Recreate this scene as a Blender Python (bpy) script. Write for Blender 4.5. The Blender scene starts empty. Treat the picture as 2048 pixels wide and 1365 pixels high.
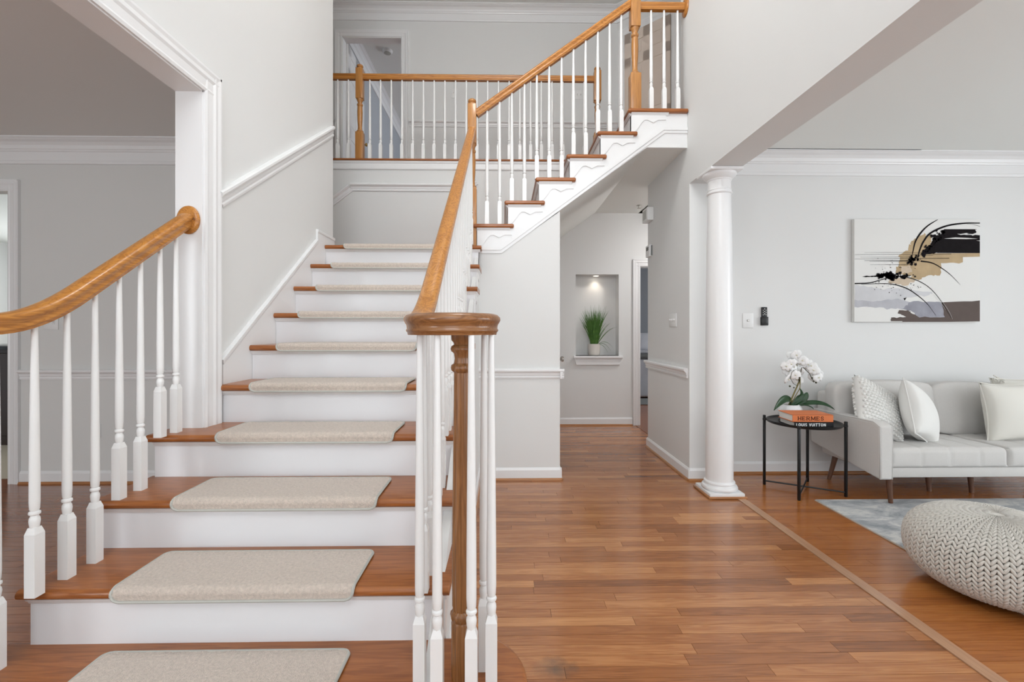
import bpy, bmesh, math, random
from mathutils import Vector, Matrix

random.seed(7)
S = bpy.context.scene
COL = S.collection
PI = math.pi

# ------------------------------------------------------------------ camera, world, daylight, exposure
F = 910.0                    # focal length in pixels of the 2048x1365 frame
HOR = 662.0                  # horizon row
CAMZ = 1.22
YAW = 16.0 / F
cam_d = bpy.data.cameras.new('camera')
cam = bpy.data.objects.new('camera', cam_d)
COL.objects.link(cam)
cam.location = (0, 0, CAMZ)
cam.rotation_euler = (PI / 2, 0, -YAW)
cam_d.sensor_fit = 'HORIZONTAL'
cam_d.sensor_width = 36
cam_d.lens = F / 2048 * 36
cam_d.shift_y = -(682.5 - HOR) / 2048
cam_d.clip_start = 0.02
S.camera = cam

W = bpy.data.worlds.new('sky'); S.world = W
W.use_nodes = True
W.node_tree.nodes['Background'].inputs[0].default_value = (0.80, 0.90, 1.0, 1)
W.node_tree.nodes['Background'].inputs[1].default_value = 1.0

vs = S.view_settings
vs.view_transform = 'Standard'
vs.look = 'None'
vs.gamma = 1
vs.use_curve_mapping = False
vs.exposure = 0.0


def area(name, loc, rot, sx, sy, power, col=(1, 1, 1), spread=PI):
    l = bpy.data.lights.new(name, 'AREA')
    l.shape = 'RECTANGLE'; l.size = sx; l.size_y = sy; l.energy = power; l.color = col; l.spread = spread
    o = bpy.data.objects.new(name, l); COL.objects.link(o)
    o.location = loc; o.rotation_euler = rot
    return o


FRONT = -2.3      # inner face of the front wall behind the camera
DAY = (0.92, 0.965, 1.0)
# daylight outside the windows of the front wall (facing +Y)
area('daylight_foyer_high', (0.05, FRONT - .3, 4.15), (PI / 2, 0, 0), 2.4, 2.0, 108, DAY)
area('daylight_entry', (0.05, FRONT - .3, 1.35), (PI / 2, 0, 0), 2.2, 2.1, 33, DAY)
area('daylight_living', (4.0, FRONT - .3, 1.55), (PI / 2, 0, 0), 2.9, 1.8, 48, DAY)
area('added_light_living_side', (6.5, .6, 1.5), (0, PI / 2, 0), 2.0, 3.2, 145, DAY)  # added side light for the living room, from an unseen made-up window
area('daylight_dining', (-3.6, FRONT - .3, 1.55), (PI / 2, 0, 0), 1.8, 1.6, 88, DAY)
area('daylight_kitchen', (-6.3, 8.8, 1.6), (-PI / 2, 0, 0), 2.0, 1.4, 120, DAY)
area('daylight_bedroom', (5.8, 7.4, 1.5), (0, PI / 2, 0), 1.0, 1.0, 70, DAY)
area('daylight_upper_room', (1.9, 8.5, 4.4), (0, PI / 2, 0), 1.4, 1.8, 60, (.85, .92, 1))


# ------------------------------------------------------------------ pixel helpers
def ray(px, py):
    cx, cz = (px - 1024) / F, (HOR - py) / F
    c, s = math.cos(YAW), math.sin(YAW)
    return Vector((cx * c + s, c - cx * s, cz))


def at_y(px, py, Y):          # point on the plane y = Y
    d = ray(px, py); t = Y / d.y
    return Vector((d.x * t, Y, CAMZ + d.z * t))


def at_x(px, py, X):
    d = ray(px, py); t = X / d.x
    return Vector((X, d.y * t, CAMZ + d.z * t))


def at_z(px, py, Z):
    d = ray(px, py); t = (Z - CAMZ) / d.z
    return Vector((d.x * t, d.y * t, Z))


# ------------------------------------------------------------------ materials
def newmat(name):
    m = bpy.data.materials.new(name); m.use_nodes = True
    return m, m.node_tree.nodes, m.node_tree.links, m.node_tree.nodes['Principled BSDF']


def plain(name, col, rough=.5, spec=.5, bump=0, bscale=200, coat=0, metal=0, var=0, vscale=3, sheen=0):
    m, n, l, b = newmat(name)
    b.inputs['Base Color'].default_value = (*col, 1)
    b.inputs['Roughness'].default_value = rough
    b.inputs['Specular IOR Level'].default_value = spec
    b.inputs['Metallic'].default_value = metal
    if coat:
        b.inputs['Coat Weight'].default_value = coat; b.inputs['Coat Roughness'].default_value = .12
    if sheen:
        b.inputs['Sheen Weight'].default_value = sheen
    tc = n.new('ShaderNodeTexCoord')
    if var:
        nz = n.new('ShaderNodeTexNoise'); nz.inputs['Scale'].default_value = vscale; nz.inputs['Detail'].default_value = 5
        l.new(tc.outputs['Object'], nz.inputs['Vector'])
        mx = n.new('ShaderNodeMix'); mx.data_type = 'RGBA'
        mx.inputs[6].default_value = (*[c * (1 - var) for c in col], 1)
        mx.inputs[7].default_value = (*[min(1, c * (1 + var)) for c in col], 1)
        l.new(nz.outputs['Fac'], mx.inputs[0]); l.new(mx.outputs[2], b.inputs['Base Color'])
    if bump:
        nz2 = n.new('ShaderNodeTexNoise'); nz2.inputs['Scale'].default_value = bscale; nz2.inputs['Detail'].default_value = 3
        l.new(tc.outputs['Object'], nz2.inputs['Vector'])
        bp = n.new('ShaderNodeBump'); bp.inputs['Strength'].default_value = bump; bp.inputs['Distance'].default_value = .004
        l.new(nz2.outputs['Fac'], bp.inputs['Height']); l.new(bp.outputs['Normal'], b.inputs['Normal'])
    return m


def wood(name, dark, mid, light, axis='X', rough=.3, coat=.3, tone=0.0, fine=1.0, fig_amt=.085):
    """oak: fine pores and broad figure stretched along one axis; 'tone' shifts each plank by its attribute"""
    m, n, l, b = newmat(name)
    tc = n.new('ShaderNodeTexCoord')
    vec = tc.outputs['Object']
    at = n.new('ShaderNodeAttribute'); at.attribute_name = 'tone'
    if tone:
        mu = n.new('ShaderNodeVectorMath'); mu.operation = 'SCALE'
        cv = n.new('ShaderNodeCombineXYZ')
        for k in range(3):
            cv.inputs[k].default_value = 1
        l.new(at.outputs['Fac'], cv.inputs[0]); l.new(at.outputs['Fac'], cv.inputs[1]); l.new(at.outputs['Fac'], cv.inputs[2])
        l.new(cv.outputs[0], mu.inputs[0]); mu.inputs['Scale'].default_value = 53.0
        ad = n.new('ShaderNodeVectorMath'); ad.operation = 'ADD'
        l.new(vec, ad.inputs[0]); l.new(mu.outputs[0], ad.inputs[1]); vec = ad.outputs[0]
    i = 'XYZ'.index(axis)
    mp = n.new('ShaderNodeMapping')
    sc = [26.0 * fine] * 3; sc[i] = 1.6
    mp.inputs['Scale'].default_value = sc
    l.new(vec, mp.inputs['Vector'])
    fig = n.new('ShaderNodeTexNoise'); fig.inputs['Scale'].default_value = 1; fig.inputs['Detail'].default_value = 4
    fig.inputs['Distortion'].default_value = 1.2
    l.new(mp.outputs[0], fig.inputs['Vector'])
    mp2 = n.new('ShaderNodeMapping')
    sc = [230.0 * fine] * 3; sc[i] = 7
    mp2.inputs['Scale'].default_value = sc
    l.new(vec, mp2.inputs['Vector'])
    por = n.new('ShaderNodeTexNoise'); por.inputs['Scale'].default_value = 1; por.inputs['Detail'].default_value = 2
    l.new(mp2.outputs[0], por.inputs['Vector'])
    wv = n.new('ShaderNodeMath'); wv.operation = 'SINE'
    ml = n.new('ShaderNodeMath'); ml.operation = 'MULTIPLY'; ml.inputs[1].default_value = 34
    l.new(fig.outputs['Fac'], ml.inputs[0]); l.new(ml.outputs[0], wv.inputs[0])
    # value = .5 + .22*sin + .5*(pore-.5) + tone
    a1 = n.new('ShaderNodeMath'); a1.operation = 'MULTIPLY_ADD'; a1.inputs[1].default_value = fig_amt; a1.inputs[2].default_value = .5
    l.new(wv.outputs[0], a1.inputs[0])
    a2 = n.new('ShaderNodeMath'); a2.operation = 'MULTIPLY_ADD'; a2.inputs[1].default_value = .42
    l.new(por.outputs['Fac'], a2.inputs[0]); 
    a3 = n.new('ShaderNodeMath'); a3.operation = 'SUBTRACT'; a3.inputs[1].default_value = .21
    l.new(a1.outputs[0], a3.inputs[0]); l.new(a3.outputs[0], a2.inputs[2])
    val = a2.outputs[0]
    if tone:
        a4 = n.new('ShaderNodeMath'); a4.operation = 'SUBTRACT'; a4.inputs[1].default_value = .5
        l.new(at.outputs['Fac'], a4.inputs[0])
        a5 = n.new('ShaderNodeMath'); a5.operation = 'MULTIPLY_ADD'; a5.inputs[1].default_value = tone
        l.new(a4.outputs[0], a5.inputs[0]); l.new(val, a5.inputs[2]); val = a5.outputs[0]
    rp = n.new('ShaderNodeValToRGB')
    e = rp.color_ramp.elements
    e[0].position = .1; e[0].color = (*dark, 1)
    e[1].position = .9; e[1].color = (*light, 1)
    x = e.new(.5); x.color = (*mid, 1)
    l.new(val, rp.inputs[0]); l.new(rp.outputs[0], b.inputs['Base Color'])
    b.inputs['Roughness'].default_value = rough
    b.inputs['Coat Weight'].default_value = coat; b.inputs['Coat Roughness'].default_value = .1
    bp = n.new('ShaderNodeBump'); bp.inputs['Strength'].default_value = .08; bp.inputs['Distance'].default_value = .002
    l.new(por.outputs['Fac'], bp.inputs['Height']); l.new(bp.outputs[0], b.inputs['Normal'])
    return m


M = {}
M['wall'] = plain('greige_wall_paint', (.752, .753, .742), .6, .3, bump=.02, bscale=350)
M['wall_d'] = plain('dining_wall_paint_shaded', (.71, .71, .693), .6, .3, bump=.02, bscale=350)  # same paint as the other walls, darkened for the dining room's shade
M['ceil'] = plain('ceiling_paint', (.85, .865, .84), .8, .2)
M['ceil_d'] = plain('ceiling_paint_shaded', (.80, .79, .765), .8, .2)  # ceiling paint with the dimmer light put into its colour
M['white'] = plain('white_trim_paint', (.83, .83, .83), .28, .5)
M['riser'] = plain('white_riser_gloss', (.82, .82, .835), .16, .5)
M['balus'] = plain('white_baluster_paint', (.84, .84, .83), .25, .5)
M['oak_y'] = wood('rail_oak_y', (.26, .085, .012), (.50, .20, .035), (.62, .29, .065), 'Y', .3, .2, fig_amt=.17)
M['oak_x'] = wood('rail_oak_x', (.26, .085, .012), (.48, .19, .035), (.60, .28, .065), 'X', .3, .2, fig_amt=.17)
M['oak_z'] = wood('newel_oak_z', (.22, .085, .022), (.45, .20, .055), (.60, .29, .075), 'Z', .3, .2)
M['oak_dk'] = wood('volute_oak', (.13, .05, .016), (.25, .105, .036), (.36, .165, .06), 'X', .3, .2, fig_amt=.16)
M['oak_nz'] = wood('turned_newel_oak', (.14, .055, .016), (.27, .115, .038), (.38, .175, .062), 'Z', .3, .2, fig_amt=.14)
M['tread'] = wood('tread_oak', (.17, .047, .010), (.335, .108, .025), (.45, .165, .043), 'X', .28, .12, fig_amt=.13)
M['plank'] = wood('foyer_plank_oak', (.20, .068, .021), (.375, .142, .047), (.58, .27, .105), 'X', .19, .2, tone=.62)
M['plank_l'] = wood('living_plank_oak', (.21, .06, .013), (.38, .125, .026), (.50, .20, .046), 'X', .2, .25, tone=.4)
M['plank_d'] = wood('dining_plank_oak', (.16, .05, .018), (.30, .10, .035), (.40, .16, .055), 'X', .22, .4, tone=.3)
M['strip'] = wood('threshold_oak', (.30, .15, .08), (.46, .25, .14), (.56, .33, .2), 'Y', .28, .3)
M['shoe'] = wood('shoe_moulding_oak', (.22, .09, .03), (.40, .17, .06), (.5, .24, .09), 'X', .3, .3)
def add_stain(m, c, rx, ry):
    n, l = m.node_tree.nodes, m.node_tree.links
    b = n['Principled BSDF']; src = b.inputs['Base Color'].links[0].from_socket
    tc = n.new('ShaderNodeTexCoord'); mp = n.new('ShaderNodeMapping'); mp.vector_type = 'TEXTURE'
    mp.inputs['Location'].default_value = c; mp.inputs['Scale'].default_value = (rx, ry, 1)
    l.new(tc.outputs['Object'], mp.inputs['Vector'])
    ln = n.new('ShaderNodeVectorMath'); ln.operation = 'LENGTH'; l.new(mp.outputs[0], ln.inputs[0])
    nz = n.new('ShaderNodeTexNoise'); nz.inputs['Scale'].default_value = 24; nz.inputs['Detail'].default_value = 4; l.new(tc.outputs['Object'], nz.inputs['Vector'])
    ad = n.new('ShaderNodeMath'); ad.operation = 'MULTIPLY_ADD'; ad.inputs[1].default_value = 1.1
    l.new(nz.outputs['Fac'], ad.inputs[0]); l.new(ln.outputs['Value'], ad.inputs[2])
    mr = n.new('ShaderNodeMapRange'); mr.inputs[1].default_value = .6; mr.inputs[2].default_value = 1.45; mr.inputs[3].default_value = .8; mr.inputs[4].default_value = 0
    l.new(ad.outputs[0], mr.inputs[0])
    mx = n.new('ShaderNodeMix'); mx.data_type = 'RGBA'; mx.inputs[7].default_value = (.12, .075, .05, 1)
    l.new(mr.outputs[0], mx.inputs[0]); l.new(src, mx.inputs[6]); l.new(mx.outputs[2], b.inputs['Base Color'])


add_stain(M['plank'], at_z(1112, 1338, 0), .11, .07)
M['gap'] = plain('dark_subfloor', (.07, .03, .015), .8)
M['walnut'] = wood('walnut_leg', (.06, .025, .012), (.13, .055, .028), (.19, .085, .045), 'Z', .35, .2)
M['mat'] = plain('beige_carpet_pile', (.62, .535, .465), .95, .1, bump=1.0, bscale=260, var=.30, vscale=110, sheen=.3)
M['bind'] = plain('grey_mat_binding', (.50, .50, .46), .8, .2, bump=.3, bscale=500)
M['black'] = plain('black_metal', (.006, .006, .006), .35, .4)
M['blackp'] = plain('black_plastic', (.012, .012, .014), .45, .4)
M['chrome'] = plain('brushed_nickel', (.5, .48, .45), .3, .5, metal=1)
M['brass'] = plain('aged_brass', (.42, .28, .10), .35, .5, metal=1)
M['wplast'] = plain('white_plastic', (.80, .80, .79), .35, .5)
M['sofa'] = plain('light_grey_linen', (.64, .62, .595), .9, .15, bump=.35, bscale=700, var=.06, vscale=180, sheen=.2)
M['pil_w'] = plain('white_cotton', (.80, .79, .76), .9, .15, bump=.2, bscale=600, sheen=.2)
M['pil_c'] = plain('cream_linen', (.74, .72, .66), .9, .15, bump=.25, bscale=600, sheen=.2)
M['knit'] = plain('cream_knit_yarn', (.66, .63, .575), .95, .1, bump=.5, bscale=300, sheen=.3, var=.08, vscale=40)
M['knit_in'] = plain('lining_gap_shade', (.20, .17, .14), .95, .1)  # dark colour gives the shade in the gaps between stitches
M['pot'] = plain('white_ceramic', (.82, .82, .82), .2, .5)
M['pot_m'] = plain('matte_stone_pot', (.70, .66, .61), .7, .3, bump=.1, bscale=90)
M['leaf'] = plain('dark_green_leaf', (.018, .06, .02), .35, .5, var=.4, vscale=14)
M['grass'] = plain('green_grass_blade', (.07, .17, .028), .45, .4, var=.7, vscale=30)
M['petal'] = plain('white_orchid_petal', (.86, .86, .85), .6, .3)
M['stem'] = plain('olive_stem', (.20, .17, .06), .6, .3)
M['bud'] = plain('dark_bud', (.05, .05, .025), .5, .3)
M['orange'] = plain('orange_book_cloth', (.66, .19, .065), .55, .3)
M['bookblk'] = plain('black_book_cloth', (.012, .012, .014), .5, .3)
M['pages'] = plain('paper_pages', (.74, .71, .66), .9, .1)
M['ink'] = plain('brown_foil_lettering', (.075, .02, .008), .6, .2)
M['inkw'] = plain('white_lettering', (.85, .85, .85), .5, .3)
M['canvas'] = plain('canvas_white', (.78, .775, .75), .75, .2, bump=.15, bscale=900)
M['p_blk'] = plain('black_paint', (.012, .010, .011), .9, .1, var=.3, vscale=30)
M['p_brn'] = plain('umber_paint', (.105, .078, .068), .7, .3, var=.12, vscale=20)
M['p_tan'] = plain('tan_wash', (.46, .34, .20), .7, .2, var=.28, vscale=9)
M['p_tan2'] = plain('pale_tan_wash', (.60, .49, .37), .7, .2, var=.2, vscale=14)
M['p_gry'] = plain('blue_grey_wash', (.30, .30, .34), .7, .2, var=.4, vscale=10)
M['p_gry2'] = plain('pale_grey_wash', (.60, .60, .615), .7, .2, var=.16, vscale=8)
M['door_warm'] = plain('door_warm_light_tint', (.70, .60, .52), .4, .4)  # peach tint stands for warm light reflected onto the closet door
M['bedw'] = plain('grey_white_bedding', (.62, .62, .66), .9, .1, var=.1, vscale=8)
M['bedg'] = plain('grey_blanket', (.22, .225, .22), .9, .1)
M['cab'] = plain('dark_cabinet', (.035, .018, .012), .4, .4)
M['granite'] = plain('black_granite', (.02, .02, .02), .15, .5)
M['tile'] = plain('beige_tile', (.55, .48, .38), .4, .4)


def rug_mat():
    m, n, l, b = newmat('silver_distressed_rug')
    tc = n.new('ShaderNodeTexCoord')
    mp = n.new('ShaderNodeMapping'); mp.inputs['Scale'].default_value = (3.2, 7.0, 1); mp.inputs['Rotation'].default_value = (0, 0, .35)
    l.new(tc.outputs['Object'], mp.inputs['Vector'])
    a = n.new('ShaderNodeTexNoise'); a.inputs['Scale'].default_value = 1.3; a.inputs['Detail'].default_value = 9; a.inputs['Roughness'].default_value = .68
    a.inputs['Distortion'].default_value = .6
    l.new(mp.outputs[0], a.inputs['Vector'])
    r = n.new('ShaderNodeValToRGB'); e = r.color_ramp.elements
    e[0].position = .38; e[0].color = (.24, .265, .295, 1)
    e[1].position = .60; e[1].color = (.70, .70, .67, 1)
    x = e.new(.5); x.color = (.46, .48, .49, 1)
    l.new(a.outputs['Fac'], r.inputs[0]); l.new(r.outputs[0], b.inputs['Base Color'])
    b.inputs['Roughness'].default_value = .9
    b.inputs['Sheen Weight'].default_value = .3
    nz = n.new('ShaderNodeTexNoise'); nz.inputs['Scale'].default_value = 330
    l.new(tc.outputs['Object'], nz.inputs['Vector'])
    bp = n.new('ShaderNodeBump'); bp.inputs['Strength'].default_value = .5; bp.inputs['Distance'].default_value = .004
    l.new(nz.outputs['Fac'], bp.inputs['Height']); l.new(bp.outputs[0], b.inputs['Normal'])
    return m


M['rug'] = rug_mat()


def glow(name, col, st):
    m, n, l, b = newmat(name)
    b.inputs['Base Color'].default_value = (.9, .9, .9, 1)
    b.inputs['Emission Color'].default_value = (*col, 1)
    b.inputs['Emission Strength'].default_value = st
    return m


M['lamp'] = glow('lamp_lens', (1, .9, .75), 6)


# ------------------------------------------------------------------ mesh builder
class MB:
    def __init__(s):
        s.v = []; s.f = []; s.tone = []

    def add(s, vs, fs, tone=0.0):
        o = len(s.v)
        s.v += [tuple(p) for p in vs]
        s.f += [tuple(i + o for i in f) for f in fs]
        s.tone += [tone] * len(fs)
        return s

    def box(s, x0, x1, y0, y1, z0, z1, tone=0.0):
        vs = [(x, y, z) for x in (x0, x1) for y in (y0, y1) for z in (z0, z1)]
        return s.add(vs, [(0, 1, 3, 2), (4, 6, 7, 5), (0, 4, 5, 1), (2, 3, 7, 6), (0, 2, 6, 4), (1, 5, 7, 3)], tone)

    def rbox(s, x0, x1, y0, y1, z0, z1, r=.01, seg=3, mat=None):
        bm = bmesh.new()
        bmesh.ops.create_cube(bm, size=1)
        for v in bm.verts:
            v.co = ((x0 + x1) / 2 + v.co.x * (x1 - x0), (y0 + y1) / 2 + v.co.y * (y1 - y0), (z0 + z1) / 2 + v.co.z * (z1 - z0))
        bmesh.ops.bevel(bm, geom=bm.edges[:], offset=r, segments=seg, profile=.5, affect='EDGES')
        bm.verts.index_update()
        vs = [(mat @ v.co if mat else v.co.copy()) for v in bm.verts]
        s.add(vs, [[v.index for v in f.verts] for f in bm.faces]); bm.free()
        return s

    def prism(s, poly, axis, a0, a1):
        """poly: 2D points; axis 'x': poly is (y,z); 'y': (x,z); 'z': (x,y)"""
        def p3(p, a):
            return {'x': (a, p[0], p[1]), 'y': (p[0], a, p[1]), 'z': (p[0], p[1], a)}[axis]
        n = len(poly)
        vs = [p3(p, a0) for p in poly] + [p3(p, a1) for p in poly]
        fs = [tuple(range(n)), tuple(range(2 * n - 1, n - 1, -1))] + [(i, (i + 1) % n, n + (i + 1) % n, n + i) for i in range(n)]
        return s.add(vs, fs)

    def lathe(s, prof, c=(0, 0, 0), seg=16, flute=None):
        n = len(prof); vs = []
        for (r, z) in prof:
            for j in range(seg):
                a = 2 * PI * j / seg
                rr = r * (flute(a) if flute else 1)
                vs.append((c[0] + rr * math.cos(a), c[1] + rr * math.sin(a), c[2] + z))
        fs = [(i * seg + j, i * seg + (j + 1) % seg, (i + 1) * seg + (j + 1) % seg, (i + 1) * seg + j) for i in range(n - 1) for j in range(seg)]
        fs.append(tuple(range(seg - 1, -1, -1))); fs.append(tuple(range((n - 1) * seg, n * seg)))
        return s.add(vs, fs)

    def tube(s, pts, r, seg=8):
        pts = [Vector(p) for p in pts]; n = len(pts); vs = []
        rs = r if isinstance(r, (list, tuple)) else [r] * n
        for i, p in enumerate(pts):
            t = (pts[min(i + 1, n - 1)] - pts[max(i - 1, 0)]).normalized()
            a = t.cross(Vector((0, 0, 1)))
            if a.length < .05:
                a = t.cross(Vector((1, 0, 0)))
            a.normalize(); b = a.cross(t)
            for j in range(seg):
                w = 2 * PI * j / seg
                vs.append(p + (a * math.cos(w) + b * math.sin(w)) * rs[i])
        fs = [(i * seg + j, i * seg + (j + 1) % seg, (i + 1) * seg + (j + 1) % seg, (i + 1) * seg + j) for i in range(n - 1) for j in range(seg)]
        fs.append(tuple(range(seg - 1, -1, -1))); fs.append(tuple(range((n - 1) * seg, n * seg)))
        return s.add(vs, fs)

    def sweep(s, prof, pts):
        """plumb sweep of a closed profile (across, up) along a path"""
        pts = [Vector(p) for p in pts]; n = len(pts); k = len(prof); vs = []
        for i, p in enumerate(pts):
            t = (pts[min(i + 1, n - 1)] - pts[max(i - 1, 0)]).normalized()
            side = t.cross(Vector((0, 0, 1))).normalized(); up = side.cross(t)
            vs += [p + side * u + up * w for u, w in prof]
        fs = [(i * k + j, i * k + (j + 1) % k, (i + 1) * k + (j + 1) % k, (i + 1) * k + j) for i in range(n - 1) for j in range(k)]
        fs.append(tuple(range(k - 1, -1, -1))); fs.append(tuple(range((n - 1) * k, n * k)))
        return s.add(vs, fs)

    def mould(s, p0, p1, out, up, prof):
        p0, p1, out, up = Vector(p0), Vector(p1), Vector(out), Vector(up); k = len(prof)
        vs = [p + out * a + up * b for p in (p0, p1) for a, b in prof]
        fs = [(j, (j + 1) % k, k + (j + 1) % k, k + j) for j in range(k)] + [tuple(range(k - 1, -1, -1)), tuple(range(k, 2 * k))]
        return s.add(vs, fs)

    def xf(s, m, start=0):
        s.v[start:] = [tuple(m @ Vector(p)) for p in s.v[start:]]
        return s

    def mesh(s, name, mat, smooth=True, angle=40):
        me = bpy.data.meshes.new(name)
        me.from_pydata(s.v, [], s.f)
        bm = bmesh.new(); bm.from_mesh(me)
        bmesh.ops.recalc_face_normals(bm, faces=bm.faces[:])
        bm.to_mesh(me); bm.free()
        if any(s.tone):
            a = me.attributes.new('tone', 'FLOAT', 'FACE'); a.data.foreach_set('value', s.tone)
        me.materials.append(mat if not isinstance(mat, str) else M[mat])
        if smooth:
            me.shade_smooth() if hasattr(me, 'shade_smooth') else None
            try:
                me.set_sharp_from_angle(angle=math.radians(angle))
            except Exception:
                pass
        me.update()
        return me


def obj(name, mb, mat, parent=None, smooth=True, angle=40, label=None):
    me = mb if isinstance(mb, bpy.types.Mesh) else mb.mesh(name, mat, smooth, angle)
    o = bpy.data.objects.new(name, me); COL.objects.link(o)
    if parent is not None:
        o.parent = parent
        o.matrix_parent_inverse = world_of(parent).inverted()
    if label:
        o['label'] = label
    return o


def world_of(o):
    m = o.matrix_basis.copy()
    if o.parent is not None:
        m = world_of(o.parent) @ o.matrix_parent_inverse @ m
    return m


def tag(o, label, cat, group=None):
    o['label'] = label; o['category'] = cat
    if group:
        o['group'] = group
    return o


def thing(name, label, cat, loc=(0, 0, 0), group=None):
    o = bpy.data.objects.new(name, None); COL.objects.link(o)
    o.location = loc; o.empty_display_size = .1
    return tag(o, label, cat, group)


def struct(name, mb, mat, label=None, smooth=False):
    o = obj(name, mb, mat, None, smooth)
    o['kind'] = 'structure'
    if label:
        o['label'] = label
    return o


# ------------------------------------------------------------------ dimensions
R_ = .19                       # riser
RUN = .2656


def nose(k): return .958 + RUN * k     # y of the nosing of tread k, lower flight


XL, XR = -1.43, -.18           # wall side / open end of the treads
WL, WL2 = -1.43, -1.548        # wall_left faces
WR, WR2 = 1.51, 1.738          # wall_right faces
JAMB = 2.194                   # y of the dining opening's far jamb
HEAD_L, HEAD_R = 2.37, 2.42
CEIL, UP, TOP = 2.74, 3.04, 5.48
YF = 3.72                      # wall facing the camera under the upper flight
YB = 4.85                      # back of the landing / balcony face
YN = 5.85                      # niche wall
YU = 6.0                       # upper hallway wall
YLV = 3.86                     # living room back wall
YDN = 3.70                     # dining far wall

# ------------------------------------------------------------------ walls
b = MB()
b.prism([(FRONT, HEAD_L), (JAMB, HEAD_L), (JAMB, 0), (3.83, 0), (3.83, TOP), (FRONT, TOP)], 'x', WL2, WL)
struct('wall_left', b, 'wall')

b = MB()
b.prism([(FRONT, HEAD_R), (3.68, HEAD_R), (3.68, 0), (4.75, 0), (4.75, CEIL), (3.86, CEIL), (3.86, TOP), (FRONT, TOP)], 'x', WR, WR2)
struct('wall_right', b, 'wall')

# wall facing the camera below the upper flight, with its sloped top under the stringer
b = MB()
b.prism([(-.205, 0), (.458, 0), (.458, 2.20), (-.02, 1.86), (-.205, 1.86)], 'y', YF, YF + .11)
b.box(.348, .458, YF + .11, YN, 0, 2.2)
struct('wall_stair', b, 'wall')
b = MB()
b.prism([(1.27, 0), (1.27, .16), (3.72, 1.86), (3.72, 0)], 'x', -.235, -.205)
struct('wall_understair', b, 'wall')

# niche wall
NX0, NX1, NZ0, NZ1 = .925, 1.482, .897, 1.948
DX0, DX1, DZ = 1.745, 2.55, 2.06
b = MB()
b.box(.348, NX0, YN, YN + .3, 0, CEIL)
b.box(NX0, NX1, YN, YN + .3, 0, NZ0)
b.box(NX0, NX1, YN, YN + .3, NZ1, CEIL)
b.box(NX0, NX1, YN + .165, YN + .3, NZ0, NZ1)
b.box(NX1, DX0 - .04, YN, YN + .3, 0, CEIL)
b.box(DX0 - .04, DX0, YN, YN + .12, 0, CEIL)
b.box(DX0, DX1, YN, YN + .12, DZ, CEIL)
b.box(DX1, 3.4, YN, YN + .12, 0, CEIL)
struct('wall_niche', b, 'wall')
b = MB(); b.box(3.4, 3.5, 3.98, YN + .12, 0, CEIL)
struct('wall_hall', b, 'wall')

# living room
b = MB(); b.box(WR2, 6.2, YLV, YLV + .12, 0, CEIL)
struct('wall_living', b, 'wall')
b = MB(); b.box(6.2, 6.3, FRONT, -1.0, 0, CEIL); b.box(6.2, 6.3, 2.2, YLV + .12, 0, CEIL); b.box(6.2, 6.3, -1.0, 2.2, 0, .5); b.box(6.2, 6.3, -1.0, 2.2, 2.5, CEIL)
struct('wall_living_side', b, 'wall')
b = MB(); b.box(WR2, 6.3, FRONT, 6.1, CEIL, CEIL + .1)
struct('ceiling_living', b, 'ceil')

# dining room
DOX = -3.933     # right edge of the cased opening in the dining far wall
b = MB()
b.box(DOX, WL2, YDN, YDN + .12, 0, CEIL)
b.box(-5.3, DOX, YDN, YDN + .12, 2.345, CEIL)
b.box(-5.8, -5.3, YDN, YDN + .12, 0, CEIL)
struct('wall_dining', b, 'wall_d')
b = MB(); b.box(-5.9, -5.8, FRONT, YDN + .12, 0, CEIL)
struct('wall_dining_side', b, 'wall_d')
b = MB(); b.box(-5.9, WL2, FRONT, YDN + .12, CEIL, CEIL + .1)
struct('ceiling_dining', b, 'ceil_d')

# kitchen seen through the cased opening
b = MB()
b.box(-8.6, -3.0, 8.5, 8.6, 0, .9); b.box(-8.6, -3.0, 8.5, 8.6, 2.3, CEIL)
b.box(-8.6, -7.3, 8.5, 8.6, .9, 2.3); b.box(-5.3, -3.0, 8.5, 8.6, .9, 2.3)
b.box(-8.7, -8.6, YDN + .12, 8.6, 0, CEIL); b.box(-3.1, -3.0, 4.9, 8.6, 0, CEIL)
struct('wall_kitchen', b, 'wall')
b = MB(); b.box(-8.7, -3.0, YDN + .12, 8.6, CEIL, CEIL + .1)
struct('ceiling_kitchen', b, 'ceil')

# upper hall: lower part of the back wall with balcony, hallway wall with a doorway
b = MB(); b.prism([(-3.2, .6), (.348, .6), (.348, 2.2), (.458, 2.29), (1.1, 2.75), (1.1, 2.97), (-3.2, 2.97)], 'y', YB, YB + .1)
struct('wall_landing', b, 'wall')
UD0, UD1, UDZ = -2.125, -1.335, UP + 2.04
b = MB()
b.box(-3.2, UD0, YU, YU + .12, UP, TOP)
b.box(UD0, UD1, YU, YU + .12, UDZ, TOP)
b.box(UD1, 1.52, YU, YU + .12, UP, TOP)
struct('wall_upper_hall', b, 'wall')
b = MB(); b.box(-3.3, -3.2, 3.83, YU + .12, 0, TOP); b.box(-3.2, WL2, 3.71, 3.83, CEIL + .1, TOP)
struct('wall_upper_side', b, 'wall')
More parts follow.
